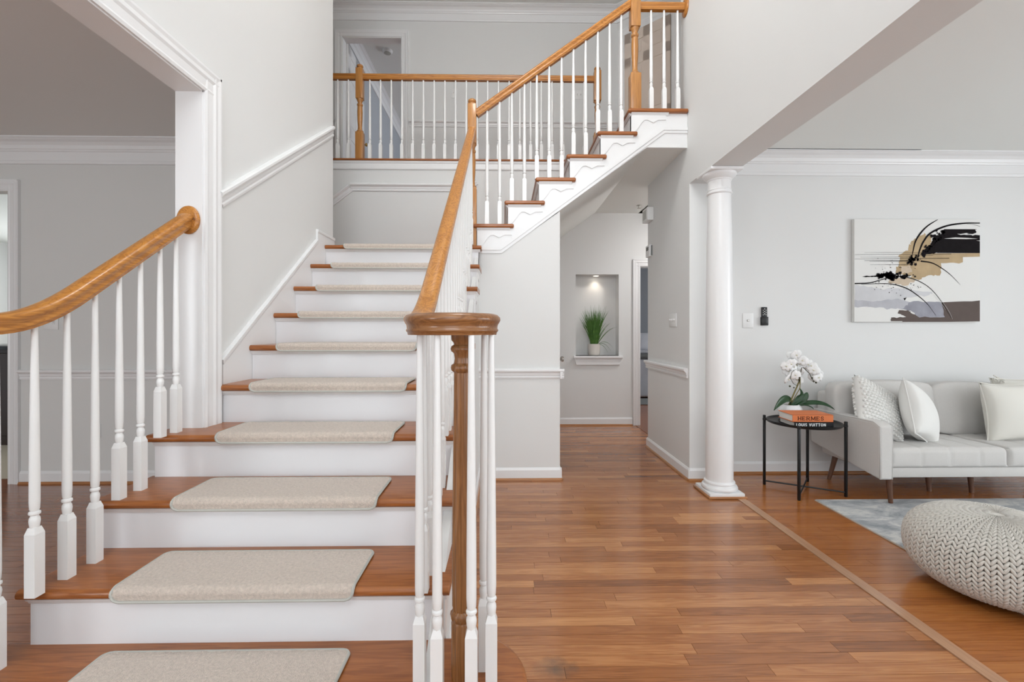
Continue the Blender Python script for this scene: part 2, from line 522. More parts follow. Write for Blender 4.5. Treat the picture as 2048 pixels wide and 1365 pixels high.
# angled closet wall at the right end of the upper hall
AD = Vector((.733, -.68, 0)).normalized()
AN = Vector((-.68, -.733, 0)).normalized()
A0 = Vector((1.50, 6.0, 0))
b = MB()
q0, q1 = A0, A0 + AD * 1.05
bk = Vector((.10, .08, 0))
b.add([(p.x, p.y, z) for z in (UP, TOP) for p in (q0, q1, q1 + bk, q0 + bk)],
      [(0, 1, 2, 3), (7, 6, 5, 4), (0, 1, 5, 4), (1, 2, 6, 5), (2, 3, 7, 6), (3, 0, 4, 7)])
b.box(2.25, 3.4, 5.28, 5.40, UP, TOP); b.box(3.4, 3.5, 3.7, 5.4, UP, TOP); b.box(WR2, 3.5, 3.7, 3.86, UP, TOP)
struct('wall_upper_closet', b, 'wall')
# room behind the upper doorway
b = MB(); b.box(-2.30, -2.20, YU + .12, 10.2, UP, TOP); b.box(-2.3, 1.6, 10.2, 10.3, UP, TOP)
b.box(1.5, 1.6, YU + .12, 7.6, UP, TOP); b.box(1.5, 1.6, 9.4, 10.3, UP, TOP); b.box(1.5, 1.6, 7.6, 9.4, UP, 3.7); b.box(1.5, 1.6, 7.6, 9.4, 5.1, TOP)
struct('wall_upper_room', b, plain('blue_grey_room_paint', (.42, .44, .47), .6, .3))
# foyer and upper ceiling
b = MB(); b.box(-3.3, 3.5, FRONT, 10.3, TOP, TOP + .1)
struct('ceiling_foyer', b, 'ceil')
# bedroom behind the hall door
b = MB(); b.box(1.2, 1.3, YN + .3, 9.6, 0, CEIL); b.box(1.2, 5.4, 9.6, 9.7, 0, CEIL); b.box(5.4, 5.5, YN + .12, 6.9, 0, CEIL)
b.box(5.4, 5.5, 7.9, 9.7, 0, CEIL); b.box(5.4, 5.5, 6.9, 7.9, 0, 1.0); b.box(5.4, 5.5, 6.9, 7.9, 2.0, CEIL); b.box(3.4, 5.5, YN, YN + .12, 0, CEIL)
struct('wall_bedroom', b, plain('bedroom_grey_paint', (.30, .31, .33), .6, .3))
b = MB(); b.box(1.2, 5.5, YN + .12, 9.7, CEIL, CEIL + .1)
struct('ceiling_bedroom', b, 'ceil_d')

# front wall with real window openings
WIN = [(-1.15, 1.25, 3.15, 5.15), (-1.05, 1.15, .28, 2.42), (2.6, 5.4, .65, 2.45), (-4.5, -2.7, .75, 2.35)]
b = MB()
for (x0, x1, spans) in ((-5.9, -4.5, [(0, TOP)]), (-4.5, -2.7, [(0, .75), (2.35, TOP)]), (-2.7, -1.15, [(0, TOP)]),
                        (-1.15, -1.05, [(0, 3.15), (5.15, TOP)]), (-1.05, 1.15, [(0, .28), (2.42, 3.15), (5.15, TOP)]),
                        (1.15, 1.25, [(0, 3.15), (5.15, TOP)]), (1.25, 2.6, [(0, TOP)]), (2.6, 5.4, [(0, .65), (2.45, TOP)]), (5.4, 6.3, [(0, TOP)])):
    for z0, z1 in spans:
        b.box(x0, x1, FRONT - .15, FRONT, z0, z1)
struct('wall_front', b, 'wall')
for i, (x0, x1, z0, z1) in enumerate(WIN):
    b = MB()
    nx = max(3, round((x1 - x0) / .34)); nz = max(3, round((z1 - z0) / .42))
    for k in range(nx + 1):
        x = x0 + (x1 - x0) * k / nx; w = .035 if k % 3 == 0 else .012
        b.box(x - w, x + w, FRONT - .12, FRONT - .06, z0, z1)
    for k in range(nz + 1):
        z = z0 + (z1 - z0) * k / nz; w = .035 if k in (0, nz) else .012
        b.box(x0, x1, FRONT - .115, FRONT - .065, z - w, z + w)
    struct('window_%d' % (i + 1), b, 'white')

b = MB()
for k in range(10):
    yy = -1.0 + 3.2 * k / 9; w = .035 if k % 3 == 0 else .012
    b.box(6.21, 6.27, yy - w, yy + w, .5, 2.5)
for k in range(6):
    zz = .5 + 2.0 * k / 5; w = .035 if k in (0, 5) else .012
    b.box(6.215, 6.265, -1.0, 2.2, zz - w, zz + w)
struct('window_6', b, 'white')  # unseen side window, added to let more light into the living room

# slabs: upper floor, sloped soffit below the upper flight
b = MB()
b.box(-3.3, 3.5, YB + .001, 10.3, CEIL + .1, UP - .001)
b.box(1.12, 3.5, YF + .03, YB, CEIL + .1, UP - .001)
struct('floor_upper', b, 'tread')
b = MB()
b.box(1.17, 3.5, YF + .03, YN, CEIL, CEIL + .099)
b.prism([(.458, 2.225), (1.172, CEIL), (1.172, CEIL + .05), (.458, 2.27)], 'y', YF + .025, YN)
struct('ceiling_hall', b, 'ceil')

# ------------------------------------------------------------------ floors with single planks
PW = .0572


def floor_planks(name, x0, x1, y0, y1, mat, near0, near1, lmin, lmax, seed, gx0=None):
    rnd = random.Random(seed)
    base = MB(); base.box(x0, x1, y0, y1, -.06, -.010)
    fl = struct(name, base, 'gap')
    far = MB()
    n = int((y1 - y0) / PW) + 1
    for i in range(n):
        a, bb = y0 + i * PW, min(y0 + (i + 1) * PW, y1)
        x = x0 - rnd.random() * lmax
        while x < x1:
            L = rnd.uniform(lmin, lmax)
            xa, xb = max(x, x0), min(x + L, x1)
            x += L
            if xb - xa < .01:
                continue
            t = min(.98, max(.02, rnd.gauss(.48, .21)))
            g = .0007
            dz = rnd.uniform(-.0003, .0)
            if near0 <= a <= near1 and xb > (gx0 if gx0 is not None else x0):
                m = MB(); m.box(xa + g, xb - g, a + g, bb - g, -.0099, dz, t)
                obj('plank', m, mat, fl, smooth=False)
            else:
                far.box(xa + g, xb - g, a + g, bb - g, -.0099, dz, t)
    o = obj('plank_field', far, mat, fl, smooth=False); o['kind'] = 'stuff'
    return fl


floor_planks('floor', -1.55, 1.69, FRONT, 6.3, 'plank', 1.35, 3.1, .45, 1.25, 3, gx0=-.2)
floor_planks('floor_living', 1.747, 6.2, FRONT, YLV, 'plank_l', 1.45, 2.75, .8, 1.9, 5)
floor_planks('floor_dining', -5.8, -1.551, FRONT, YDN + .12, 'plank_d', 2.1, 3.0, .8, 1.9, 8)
b = MB(); b.box(1.6905, 1.7465, FRONT, 3.26, -.06, .004)
struct('trim_1', b, 'strip', 'pale oak threshold strip between foyer and living room floors')
b = MB(); b.box(1.7, 5.4, 3.98, 9.6, -.06, -.002)
struct('floor_bedroom', b, 'plank_l')
b = MB(); b.box(-8.6, -3.0, YDN + .12, 8.6, -.06, -.001)
struct('floor_kitchen', b, 'tile')

# ------------------------------------------------------------------ mouldings
CHAIR = [(0, 0), (.010, 0), (.013, .012), (.009, .02), (.014, .03), (.016, .045), (.026, .052), (.034, .062), (.034, .074), (.026, .08), (0, .08)]
BASE = [(0, 0), (.014, 0), (.014, .082), (.008, .093), (.004, .1), (0, .1)]
SHOE = [(0, 0), (.026, 0), (.025, .008), (.02, .015), (.014, .018), (0, .018)]
CROWN = [(0, -.19), (.012, -.19), (.016, -.182), (.016, -.168), (.012, -.162), (.012, -.095), (.02, -.09), (.024, -.08), (.03, -.075), (.036, -.05),
         (.055, -.03), (.08, -.02), (.09, -.012), (.1, -.01), (.1, 0), (0, 0)]
CASE = [(0, 0), (0, .014), (.010, .018), (.018, .014), (.045, .016), (.055, .022), (.07, .02), (.082, .024), (.09, .024), (.09, 0)]
Z = Vector((0, 0, 1))
LEFT_, RIGHT_, FRONTN = Vector((-1, 0, 0)), Vector((1, 0, 0)), Vector((0, -1, 0))

# baseboards + shoe (each wall run is a trim of its own)
runs = {
    'baseboard_stair': [((-.2, YF, 0), (.471, YF, 0), FRONTN), ((.458, YF - .0135, 0), (.458, YN, 0), RIGHT_)],
    'baseboard_understair': [((-.205, 1.56, 0), (-.205, YF, 0), RIGHT_)],
    'baseboard_niche': [((.458, YN, 0), (1.655, YN, 0), FRONTN)],
    'baseboard_hall': [((WR, 3.6665, 0), (WR, 4.764, 0), LEFT_), ((WR - .0132, 3.68, 0), (WR2, 3.68, 0), FRONTN)],
    'baseboard_living': [((WR2, YLV, 0), (6.2, YLV, 0), FRONTN)],
    'baseboard_dining': [((-3.856, YDN, 0), (WL2, YDN, 0), FRONTN)],
}
for nm, segs in runs.items():
    b = MB(); s = MB()
    for p0, p1, nrm in segs:
        b.mould(p0, p1, nrm, Z, BASE)
        s.mould(p0, p1, nrm, Z, SHOE)
    o = struct(nm, b, 'white')
    obj('shoe_moulding', s, 'shoe', o, smooth=False)

tn = [1]


def trim(mb, mat='white', label=None):
    tn[0] += 1
    return struct('trim_%d' % tn[0], mb, mat, label)


CRZ = .83
b = MB(); b.mould((-.215, YF, CRZ), (.4905, YF, CRZ), FRONTN, Z, CHAIR); b.mould((.458, YF - .031, CRZ), (.458, YN, CRZ), RIGHT_, Z, CHAIR)
trim(b, label='white chair rail on the wall under the upper stairs')
b = MB(); b.mould((WR, 3.71, CRZ), (WR, 4.79, CRZ), LEFT_, Z, CHAIR)
trim(b, label='white chair rail on the hall side wall')
b = MB(); b.mould((-3.856, YDN, CRZ), (WL2, YDN, CRZ), FRONTN, Z, CHAIR)
trim(b, 'white', 'chair rail on the dining room wall')
# sloped chair rail on wall_left
up = Vector((0, -.664, 1)).normalized()
b = MB(); b.mould((WL, 2.325, 1.845), (WL, 3.825, 2.845), RIGHT_, up, CHAIR)
trim(b, label='sloped white chair rail rising along the stair wall')
# landing back wall rail: sloped down to the left, level, sloped up to the right
b = MB()
b.mould((-1.62, YB, 2.70), (-.37, YB, 2.70), FRONTN, Z, CHAIR)
b.mould((-2.4, YB, 2.70 - .62), (-1.60, YB, 2.70), FRONTN, Vector((-.62, 0, .8)).normalized(), CHAIR)
b.mould((-.385, YB, 2.70), (-.275, YB, 2.78), FRONTN, Vector((-.58, 0, .8)).normalized(), CHAIR)
trim(b, label='white chair rail bending around the landing wall')
# upper hallway rail and baseboard
b = MB(); b.mould((-1.24, YU, UP + .86), (1.5, YU, UP + .86), FRONTN, Z, CHAIR); b.mould((-1.24, YU, UP), (1.5, YU, UP), FRONTN, Z, BASE)
b.mould((-3.2, YU, UP + .86), (-2.22, YU, UP + .86), FRONTN, Z, CHAIR)
trim(b, label='white chair rail on the upper hallway wall')
# crown mouldings
b = MB(); b.mould((WR2, YLV, CEIL), (6.2, YLV, CEIL), FRONTN, Z, CROWN); b.mould((WR2, FRONT, CEIL), (WR2, YLV, CEIL), RIGHT_, Z, CROWN)
trim(b, label='white crown moulding along the living room ceiling')
b = MB(); b.mould((-5.8, YDN, CEIL), (WL2, YDN, CEIL), FRONTN, Z, CROWN)
trim(b, 'white', 'crown moulding along the dining room ceiling')
b = MB(); b.mould((-3.2, YU, TOP), (1.5, YU, TOP), FRONTN, Z, CROWN); b.mould(A0 + Z * TOP, A0 + AD * 1.05 + Z * TOP, AN, Z, CROWN)
trim(b, label='white crown moulding above the upper hallway')
b = MB(); b.mould((-2.2, YU + .12, TOP), (-2.2, 10.2, TOP), RIGHT_, Z, CROWN); b.mould((-2.2, 10.2, TOP), (1.5, 10.2, TOP), FRONTN, Z, CROWN)
trim(b, label='white crown moulding inside the upper room')

# cased opening to the dining room: jamb, head lining, casing on the foyer side
b = MB()
b.box(WL2 - .004, WL + .004, JAMB - .018, JAMB, 4 * R_, HEAD_L)
trim(b, label='white jamb of the opening beside the stair')
b = MB(); b.box(WL2 - .004, WL + .004, FRONT, JAMB, HEAD_L - .018, HEAD_L)
trim(b, label='white head lining of the dining opening')
CASEW = [(u * 1.25, v) for u, v in CASE]
b = MB()
b.mould((WL, JAMB - .012, 4 * R_), (WL, JAMB - .012, HEAD_L + .10), Vector((0, 1, 0)), RIGHT_, CASEW)
b.mould((WL, FRONT, HEAD_L - .012), (WL, JAMB + .10, HEAD_L - .012), Z, RIGHT_, CASEW)
trim(b, label='white fluted casing around the dining opening')

# casing of the opening to the kitchen
b = MB()
b.mould((DOX - .012, YDN, 0), (DOX - .012, YDN, 2.4215), RIGHT_, FRONTN, CASE)
b.mould((-5.3, YDN, 2.333), (DOX + .0772, YDN, 2.333), Z, FRONTN, CASE)
b.box(DOX - .015, DOX, YDN - .004, YDN + .124, 0, 2.345)
trim(b, 'white', 'casing of the kitchen doorway in the dining room wall')


# ------------------------------------------------------------------ doors
def panel_door(width, height, thick=.035):
    """six panel door in local coords: x across from the hinge, y thickness, z up; rails and stiles proud of recessed panels"""
    slab = MB(); slab.box(0, width, -thick / 2 + .006, thick / 2 - .006, 0, height)
    st = .11 * width / .76
    for y0, y1 in ((-thick / 2, -thick / 2 + .006), (thick / 2 - .006, thick / 2)):
        for x0, x1 in ((0, st), (width / 2 - st / 2, width / 2 + st / 2), (width - st, width)):
            slab.box(x0, x1, y0, y1, 0, height)
        for z0, z1 in ((0, .22), (.78, .94), (1.58, 1.70), (height - .13, height)):
            slab.box(0, width, y0, y1, z0, z1)
    pan = []
    for (z0, z1) in ((.25, .75), (.97, 1.55), (1.73, height - .16)):
        for x0, x1 in ((st + .025, width / 2 - st / 2 - .025), (width / 2 + st / 2 + .025, width - st - .025)):
            p = MB(); p.rbox(x0, x1, -thick / 2 + .001, thick / 2 - .001, z0, z1, .004, 1); pan.append(p)
    return slab, pan


def place_door(name, width, height, origin, ang, mat, hinge_side=1, handle=None):
    m = Matrix.Translation(origin) @ Matrix.Rotation(ang, 4, 'Z')
    slab, pans = panel_door(width, height)
    o = obj(name, slab.xf(m), mat, None, False); o['kind'] = 'structure'
    for p in pans:
        obj('panel', p.xf(m), mat, o, False)
    for z in (.22, height / 2 + .05, height - .22):
        h = MB(); h.lathe([(.006, -.045), (.007, -.045), (.007, .045), (.006, .045)], (0, -.022 * hinge_side, z), 8)
        h.box(-.012, .012, -.022 * hinge_side, -.018 * hinge_side, z - .045, z + .045)
        obj('hinge', h.xf(m), 'brass', o)
    if handle:
        for sy in (-1, 1):
            k = MB(); k.lathe([(.0, 0), (.026, 0), (.026, .006), (.012, .012), (.010, .03), (.022, .038), (.027, .05), (.022, .062), (.0, .066)], (0, 0, 0), 14)
            k.xf(Matrix.Translation((width - .07, sy * .0175, .95)) @ Matrix.Rotation(-sy * PI / 2, 4, 'X'))
            obj('knob', k.xf(m), handle, o)
    return o


# upper doorway: leaf swung into the room
place_door('door_1', .76, 2.02, Vector((UD0 + .03, YU + .13, UP + .005)), math.radians(92), 'white', -1, 'brass')
b = MB()
b.mould((UD1 - .008, YU, UP), (UD1 - .008, YU, UDZ + .08), RIGHT_, FRONTN, CASE)
b.mould((UD0 + .008, YU, UP), (UD0 + .008, YU, UDZ + .08), LEFT_, FRONTN, CASE)
b.mould((UD0 - .0812, YU, UDZ - .008), (UD1 + .0812, YU, UDZ - .008), Z, FRONTN, CASE)
b.box(UD0, UD0 + .016, YU - .004, YU + .124, UP, UDZ); b.box(UD1 - .016, UD1, YU - .004, YU + .124, UP, UDZ); b.box(UD0, UD1, YU - .004, YU + .124, UDZ - .016, UDZ)
trim(b, label='white casing of the upper hallway doorway')
# angled closet door
DA = math.atan2(AD.y, AD.x)
hing = A0 + AD * .73 + AN * .012
place_door('door_2', .61, 2.02, Vector((hing.x, hing.y, UP + .008)), DA + PI, 'door_warm', 1, 'brass')
b = MB()
e0, e1 = A0 + AD * .115, A0 + AD * .735
for p, s in ((e0, -1), (e1, 1)):
    b.mould(p + Z * UP, p + Z * (UP + 2.12), AD * s, AN, CASE)
b.mould(e0 - AD * .09 + Z * (UP + 2.035), e1 + AD * .09 + Z * (UP + 2.035), Z, AN, CASE)
trim(b, label='white casing of the angled closet door')
# bedroom door frame and leaf swung inside
place_door('door_3', .76, 2.03, Vector((DX0 - .012, YN + .135, .008)), math.radians(91), 'white', -1, 'chrome')
b = MB()
b.mould((DX0 + .008, YN, 0), (DX0 + .008, YN, DZ + .08), LEFT_, FRONTN, CASE)
b.mould((DX1 - .008, YN, 0), (DX1 - .008, YN, DZ + .08), RIGHT_, FRONTN, CASE)
b.mould((DX0 - .0812, YN, DZ - .008), (DX1 + .0812, YN, DZ - .008), Z, FRONTN, CASE)
b.box(DX0, DX0 + .016, YN - .004, YN + .124, 0, DZ); b.box(DX0, DX1, YN - .004, YN + .124, DZ - .016, DZ)
trim(b, label='white casing of the bedroom door')
b = MB()
for z in (.3, 1.12, 1.85):
    b.box(DX0 + .016, DX0 + .019, YN + .02, YN + .05, z - .045, z + .045)
trim(b, 'chrome', 'nickel hinge leaves on the bedroom door jamb')
# closet door under the stair (only its knob shows past the corner)
place_door('door_4', .76, 2.03, Vector((.472, 4.9, .008)), -PI / 2, 'white', 1, 'chrome')

# niche sill
b = MB()
b.rbox(NX0 - .035, NX1 + .045, YN - .055, YN + .16, NZ0 - .03, NZ0, .006, 2)
b.prism([(NX0 - .02, NZ0 - .03), (NX1 + .03, NZ0 - .03), (NX1 + .005, NZ0 - .115), (NX0 + .005, NZ0 - .115)], 'y', YN - .028, YN)
trim(b, label='white sill below the wall niche')

# ------------------------------------------------------------------ staircase
stair = thing('staircase', 'white and oak staircase turning right at a landing up to the balcony', 'staircase', (-.8, 2.4, 0))
TH = .032
VC = Vector((-.15, 1.35, 0)); MIR = -1.747      # volute centre; x mirror sum for the left railing


def bull(x0, x1, y0, y1, z, front='y', depthr=.016):
    """tread board with rounded nose at y0 (lower flight) extruded along x"""
    r = TH / 2
    pr = [(y1, z - TH), (y1, z)] + [(y0 + r - r * math.sin(a), z - r + r * math.cos(a)) for a in [i * PI / 8 for i in range(9)]]
    m = MB(); m.prism(pr, 'x', x0, x1)
    return m


# starting step with rounded curtail ends
def curtail(r, y0, y1, zz0, zz1):
    m = MB(); out = []
    a0 = math.asin((y0 - VC.y) / r); a1 = math.asin(max(-1, min(1, (y1 - VC.y) / r)))
    right = [(VC.x + r * math.cos(a0 + (a1 - a0) * i / 24), VC.y + r * math.sin(a0 + (a1 - a0) * i / 24)) for i in range(25)]
    leftp = [(MIR - x, y) for x, y in reversed(right)]
    m.prism(right + leftp, 'z', zz0, zz1)
    return m


t = curtail(.218, nose(1), nose(2) + .045, R_ - TH, R_)
o = obj('tread', t, 'tread', stair)
bv = o.modifiers.new('edge', 'BEVEL'); bv.width = .012; bv.segments = 3; bv.limit_method = 'ANGLE'; bv.angle_limit = math.radians(50)
obj('riser', curtail(.19, nose(1) + .03, nose(2) + .04, 0.001, R_ - TH), 'riser', stair)
for k in range(2, 11):
    x0 = -1.572 if k <= 4 else XL
    y1 = nose(k + 1) + .045 if k < 10 else YB
    if k == 4:
        # tread four wraps the jamb
        m = bull(XL, XR, nose(4), y1, k * R_); m2 = bull(x0, XL - .0003, nose(4), JAMB - .001, k * R_); m.add(m2.v, m2.f)
    elif k == 10:
        m = bull(XL, XR, nose(10), YF, k * R_); m.box(-1.75, -.215, YF - .05, YB, k * R_ - TH, k * R_)
    else:
        m = bull(x0, XR, nose(k), y1, k * R_)
    o = obj('tread' if k < 10 else 'landing', m, 'tread', stair)
    # return nosing on the open end
    rx = MB()
    xl = -1.552 if k <= 4 else XL + .016
    if k < 10:
        rx.box(xl, -.205, nose(k) + .03, nose(k) + .045, (k - 1) * R_, k * R_ - TH)
    else:
        rx.box(XL, -.205, nose(k) + .03, nose(k) + .045, (k - 1) * R_, k * R_ - TH)
    obj('riser', rx, 'riser', stair, False)
    cv = MB()
    cp = [(0, 0), (0, -.02), (.005, -.02), (.01, -.012), (.016, -.006), (.02, 0)]
    cv.mould((xl, nose(k) + .03, k * R_ - TH), (-.19, nose(k) + .03, k * R_ - TH), FRONTN, Z, cp)
    if k < 10:
        cv.mould((-.205, nose(k) + .03, k * R_ - TH), (-.205, nose(k + 1) + .03, k * R_ - TH), RIGHT_, Z, cp)
    if k <= 3:
        cv.mould((-1.552, nose(k) + .03, k * R_ - TH), (-1.552, nose(k + 1) + .03, k * R_ - TH), LEFT_, Z, cp)
    obj('cove_moulding', cv, 'white', stair, False)

# cut stringer on the open right side and the short one on the dining side
def saw(k0, k1, drop):
    up_, dn = [], []
    for k in range(k0, k1 + 1):
        up_ += [(nose(k) + .045, (k - 1) * R_ if k > k0 else max(0.0, (k - 1) * R_)), (nose(k) + .045, k * R_ - TH)]
        if k == k1:
            up_.append((nose(k + 1) + .045, k * R_ - TH))
    return up_


u = saw(2, 9, .3)
pl = u + [(nose(10) + .045, 10 * R_ - TH), (YF, 10 * R_ - TH), (YF, 1.72), (3.45, 1.53), (1.62, .20), (1.55, .0005), (nose(2) + .045, .0005)]
m = MB(); m.prism(pl, 'x', -.222, -.205)
obj('stringer', m, 'white', stair, False)
u = saw(2, 4, .3)[:-1]
pl = u + [(JAMB, 4 * R_ - TH), (JAMB, .0005), (nose(2) + .045, .0005)]
m = MB(); m.prism(pl, 'x', -1.552, -1.535)
obj('stringer', m, 'white', stair, False)


def bracket_poly(L, H):
    """scroll bracket outline: x from the riser forward, z down from the tread"""
    pts = [(0, 0), (L, 0), (L, -.035)]
    pts += [(L - .06, -.035), (L - .085, -.048), (L - .105, -.058), (L - .125, -.048), (L - .15, -.036), (L - .175, -.038), (L - .195, -.055)]
    pts += [(L - .215, -.085), (L - .235, -.112), (.03, -.13), (0, -H)]
    return pts


for k in range(2, 10):
    L = RUN + .02
    m = MB(); m.prism([(nose(k) + .032 + x, k * R_ - TH - .02 + z) for x, z in bracket_poly(L, .135)], 'x', -.205, -.197)
    obj('bracket', m, 'white', stair, False)

# closed skirt board on the stair wall with a cap moulding and landing baseboard
def nl(y): return R_ * (y - .958) / RUN


ys, ye = 2.318, 3.487
off = .106
pl = [(ys, nl(ys) - .25), (ys, nl(ys) + off), (ye, nl(ye) + off), (ye, 1.995), (3.83, 1.995), (3.83, 1.868), (3.66, 1.868), (3.60, 1.66)]
m = MB(); m.prism(pl, 'x', WL, WL + .015)
obj('skirt_board', m, 'white', stair, False)
m = MB(); upv = Vector((0, -R_, RUN)).normalized()
m.mould((WL, ys, nl(ys) + off - .028), (WL, ye, nl(ye) + off - .028), RIGHT_, upv, [(0, 0), (.018, 0), (.022, .008), (.022, .016), (.026, .02), (.026, .03), (0, .03)])
m.mould((WL, ye - .002, 1.9695), (WL, 3.829, 1.9695), RIGHT_, Z, [(0, 0), (.018, 0), (.02, .01), (.02, .022), (0, .026)])
obj('skirt_cap', m, 'white', stair, False)

# upper flight
XN0, XRUN = -.25, .2528


def un(k): return XN0 + XRUN * (k - 11)


YT = 3.69
for k in range(11, 17):
    z = k * R_; r = TH / 2
    x1 = un(k + 1) + .078 if k < 16 else WR - .002
    arc = [(un(k) + r - r * math.sin(a), z - r + r * math.cos(a)) for a in [i * PI / 8 for i in range(9)]]
    m = MB(); m.prism([(x1, z - TH), (x1, z)] + arc, 'y', YT, YB if k < 16 else YB)
    o = obj('tread', m, 'tread', stair)
    bv = o.modifiers.new('edge', 'BEVEL'); bv.width = .011; bv.segments = 3; bv.limit_method = 'ANGLE'; bv.angle_limit = math.radians(50)
    m = MB(); m.box(un(k) + .03, un(k) + .045, YF - .001, YB, (k - 1) * R_, z - TH)
    obj('riser', m, 'riser', stair, False)
    cp = [(0, 0), (0, -.02), (.005, -.02), (.01, -.012), (.016, -.006), (.02, 0)]
    m = MB(); m.mould((un(k) + .03, YF - .001, z - TH), (un(k + 1) + .045 if k < 16 else WR - .16, YF - .001, z - TH), FRONTN, Z, cp)
    m.mould((un(k) + .03, YF, z - TH), (un(k) + .03, YB, z - TH), LEFT_, Z, cp)
    obj('cove_moulding', m, 'white', stair, False)
    if k >= 11:
        m = MB(); m.prism([(un(k) + .032 + x, z - TH - .02 + zz) for x, zz in bracket_poly(XRUN + .03, .14)], 'y', YF - .0075, YF)
        obj('bracket', m, 'white', stair, False)
# upper stringer face
pts = [(-.205, 1.868)]
for k in range(11, 17):
    pts += [(un(k) + .03, (k - 1) * R_ - (0 if k > 11 else .03)), (un(k) + .03, k * R_ - TH)]
pts += [(WR - .001, 16 * R_ - TH), (WR - .001, 2.728), (1.174, 2.728), (-.024, 1.862), (-.205, 1.862)]
m = MB(); m.prism(pts[1:], 'y', YF, YF + .03)
obj('stringer', m, 'white', stair, False)
# raised band along its lower edge
BAND = [(-.20, 1.905), (-.034, 1.905), (1.302, 2.895), (WR - .002, 2.895), (WR - .002, 2.868), (1.312, 2.868), (-.025, 1.878), (-.20, 1.878)]
m = MB(); m.prism(BAND, 'y', YF - .014, YF)
m2 = [(-.20, 1.88), (-.028, 1.88), (1.31, 2.87), (WR - .002, 2.87), (WR - .002, 2.845), (1.32, 2.845), (-.02, 1.853), (-.20, 1.853)]
m.prism(m2, 'y', YF - .008, YF)
obj('band_moulding', m, 'white', stair, False)
# steps leading down to the kitchen from the left of the landing
for i in range(1, 4):
    m = MB(); m.box(-1.75 - .26 * i - .03, -1.75 - .26 * (i - 1), 3.84, YB - .002, 10 * R_ - R_ * i - TH, 10 * R_ - R_ * i)
    obj('tread', m, 'tread', stair)
    m = MB(); m.box(-1.75 - .26 * (i - 1) - .015, -1.75 - .26 * (i - 1), 3.84, YB - .002, 10 * R_ - R_ * i, 10 * R_ - R_ * (i - 1) - TH)
    obj('riser', m, 'riser', stair, False)
# balcony edge: oak nosing and white fascia
m = MB(); m.rbox(-3.2, .98, YB - .035, YB + .25, UP - .022, UP, .009, 3)
obj('balcony_nosing', m, 'tread', stair)
m = MB(); m.mould((-3.2, YB, UP - .11), (.95, YB, UP - .11), FRONTN, Z, [(0, 0), (.010, 0), (.014, .01), (.014, .06), (.02, .07), (.024, .088), (0, .088)])
obj('fascia', m, 'white', stair, False)

# ------------------------------------------------------------------ balustrades
HP = [(-.020, -.030), (.020, -.030), (.0215, -.022), (.0250, -.0195), (.0255, -.0155), (.0225, -.012), (.0235, -.002), (.0285, .006), (.0318, .013), (.0305, .0205), (.023, .028), (.011, .0315), (0, .032)]
HP = HP + [(-u, v) for u, v in reversed(HP[2:-1])]
bal_cache = {}


def baluster_mesh(h, blk=.21):
    key = (round(h, 3), blk)
    if key in bal_cache:
        return bal_cache[key]
    w = .0165
    m = MB()
    m.box(-w, w, -w, w, 0, blk - .012)
    # chamfered shoulder of the square block
    c = .011
    vs = [(sx * w, sy * w, blk - .012) for sx, sy in ((-1, -1), (1, -1), (1, 1), (-1, 1))] + [(sx * c, sy * c, blk + .008) for sx, sy in ((-1, -1), (1, -1), (1, 1), (-1, 1))]
    m.add(vs, [(0, 1, 5, 4), (1, 2, 6, 5), (2, 3, 7, 6), (3, 0, 4, 7), (4, 5, 6, 7)])
    b0 = blk
    pr = [(.011, b0), (.0115, b0 + .006), (.0135, b0 + .018), (.0145, b0 + .028), (.0135, b0 + .037), (.0105, b0 + .043), (.0105, b0 + .046), (.0145, b0 + .049), (.0155, b0 + .053),
          (.0145, b0 + .057), (.0105, b0 + .060), (.0130, b0 + .066), (.0140, b0 + .09), (.0138, b0 + .2), (.0115, b0 + .2 + (h - b0 - .2) * .5), (.0085, h - .01), (.0085, h)]
    m.lathe(pr, (0, 0, 0), 12)
    me = m.mesh('baluster', 'balus', True, 35)
    bal_cache[key] = me
    return me


def baluster(parent, x, y, z0, z1, blk=.21):
    o = bpy.data.objects.new('baluster', baluster_mesh(z1 - z0, blk)); COL.objects.link(o)
    o.parent = parent
    o.location = Vector((x, y, z0)) - parent.location
    return o


def newel_box(parent, x, y, z0, z1, w=.04, extra=0):
    """square newel with turned middle and a cap button"""
    H = z1 - z0
    bs, ts = z0 + .30 + extra, z1 - .05 - .325
    n = thing_part = MB()
    n.rbox(x - w, x + w, y - w, y + w, z0, bs, .004, 2)
    n.rbox(x - w * .93, x + w * .93, y - w * .93, y + w * .93, ts, z1 - .05, .004, 2)
    L = ts - bs
    pr = [(.030, -.004), (.036, .004), (.036, .014), (.028, .022), (.024, .032), (.0215, .06), (.026, L * .35), (.029, L * .6), (.026, L * .78), (.021, L - .085), (.021, L - .078), (.03, L - .068),
          (.031, L - .060), (.03, L - .052), (.022, L - .045), (.022, L - .035), (.031, L - .014), (.036, L - .004), (.036, L + .003)]
    n.lathe(pr, (x, y, bs), 18)
    o = obj('newel_post', n, 'oak_z', parent)
    c = MB(); c.lathe([(.030, 0), (.031, .006), (.026, .011), (.026, .016), (.033, .022), (.035, .030), (.031, .040), (.02, .048), (.006, .052), (.0, .052)], (x, y, z1 - .052), 18)
    obj('cap', c, 'oak_z', o)
    return o


RX, LX = -.26, -1.487
RAILH = .88


def rail_z(y): return nl(y) + RAILH


ZV = 1.238                     # centre height of the level volute


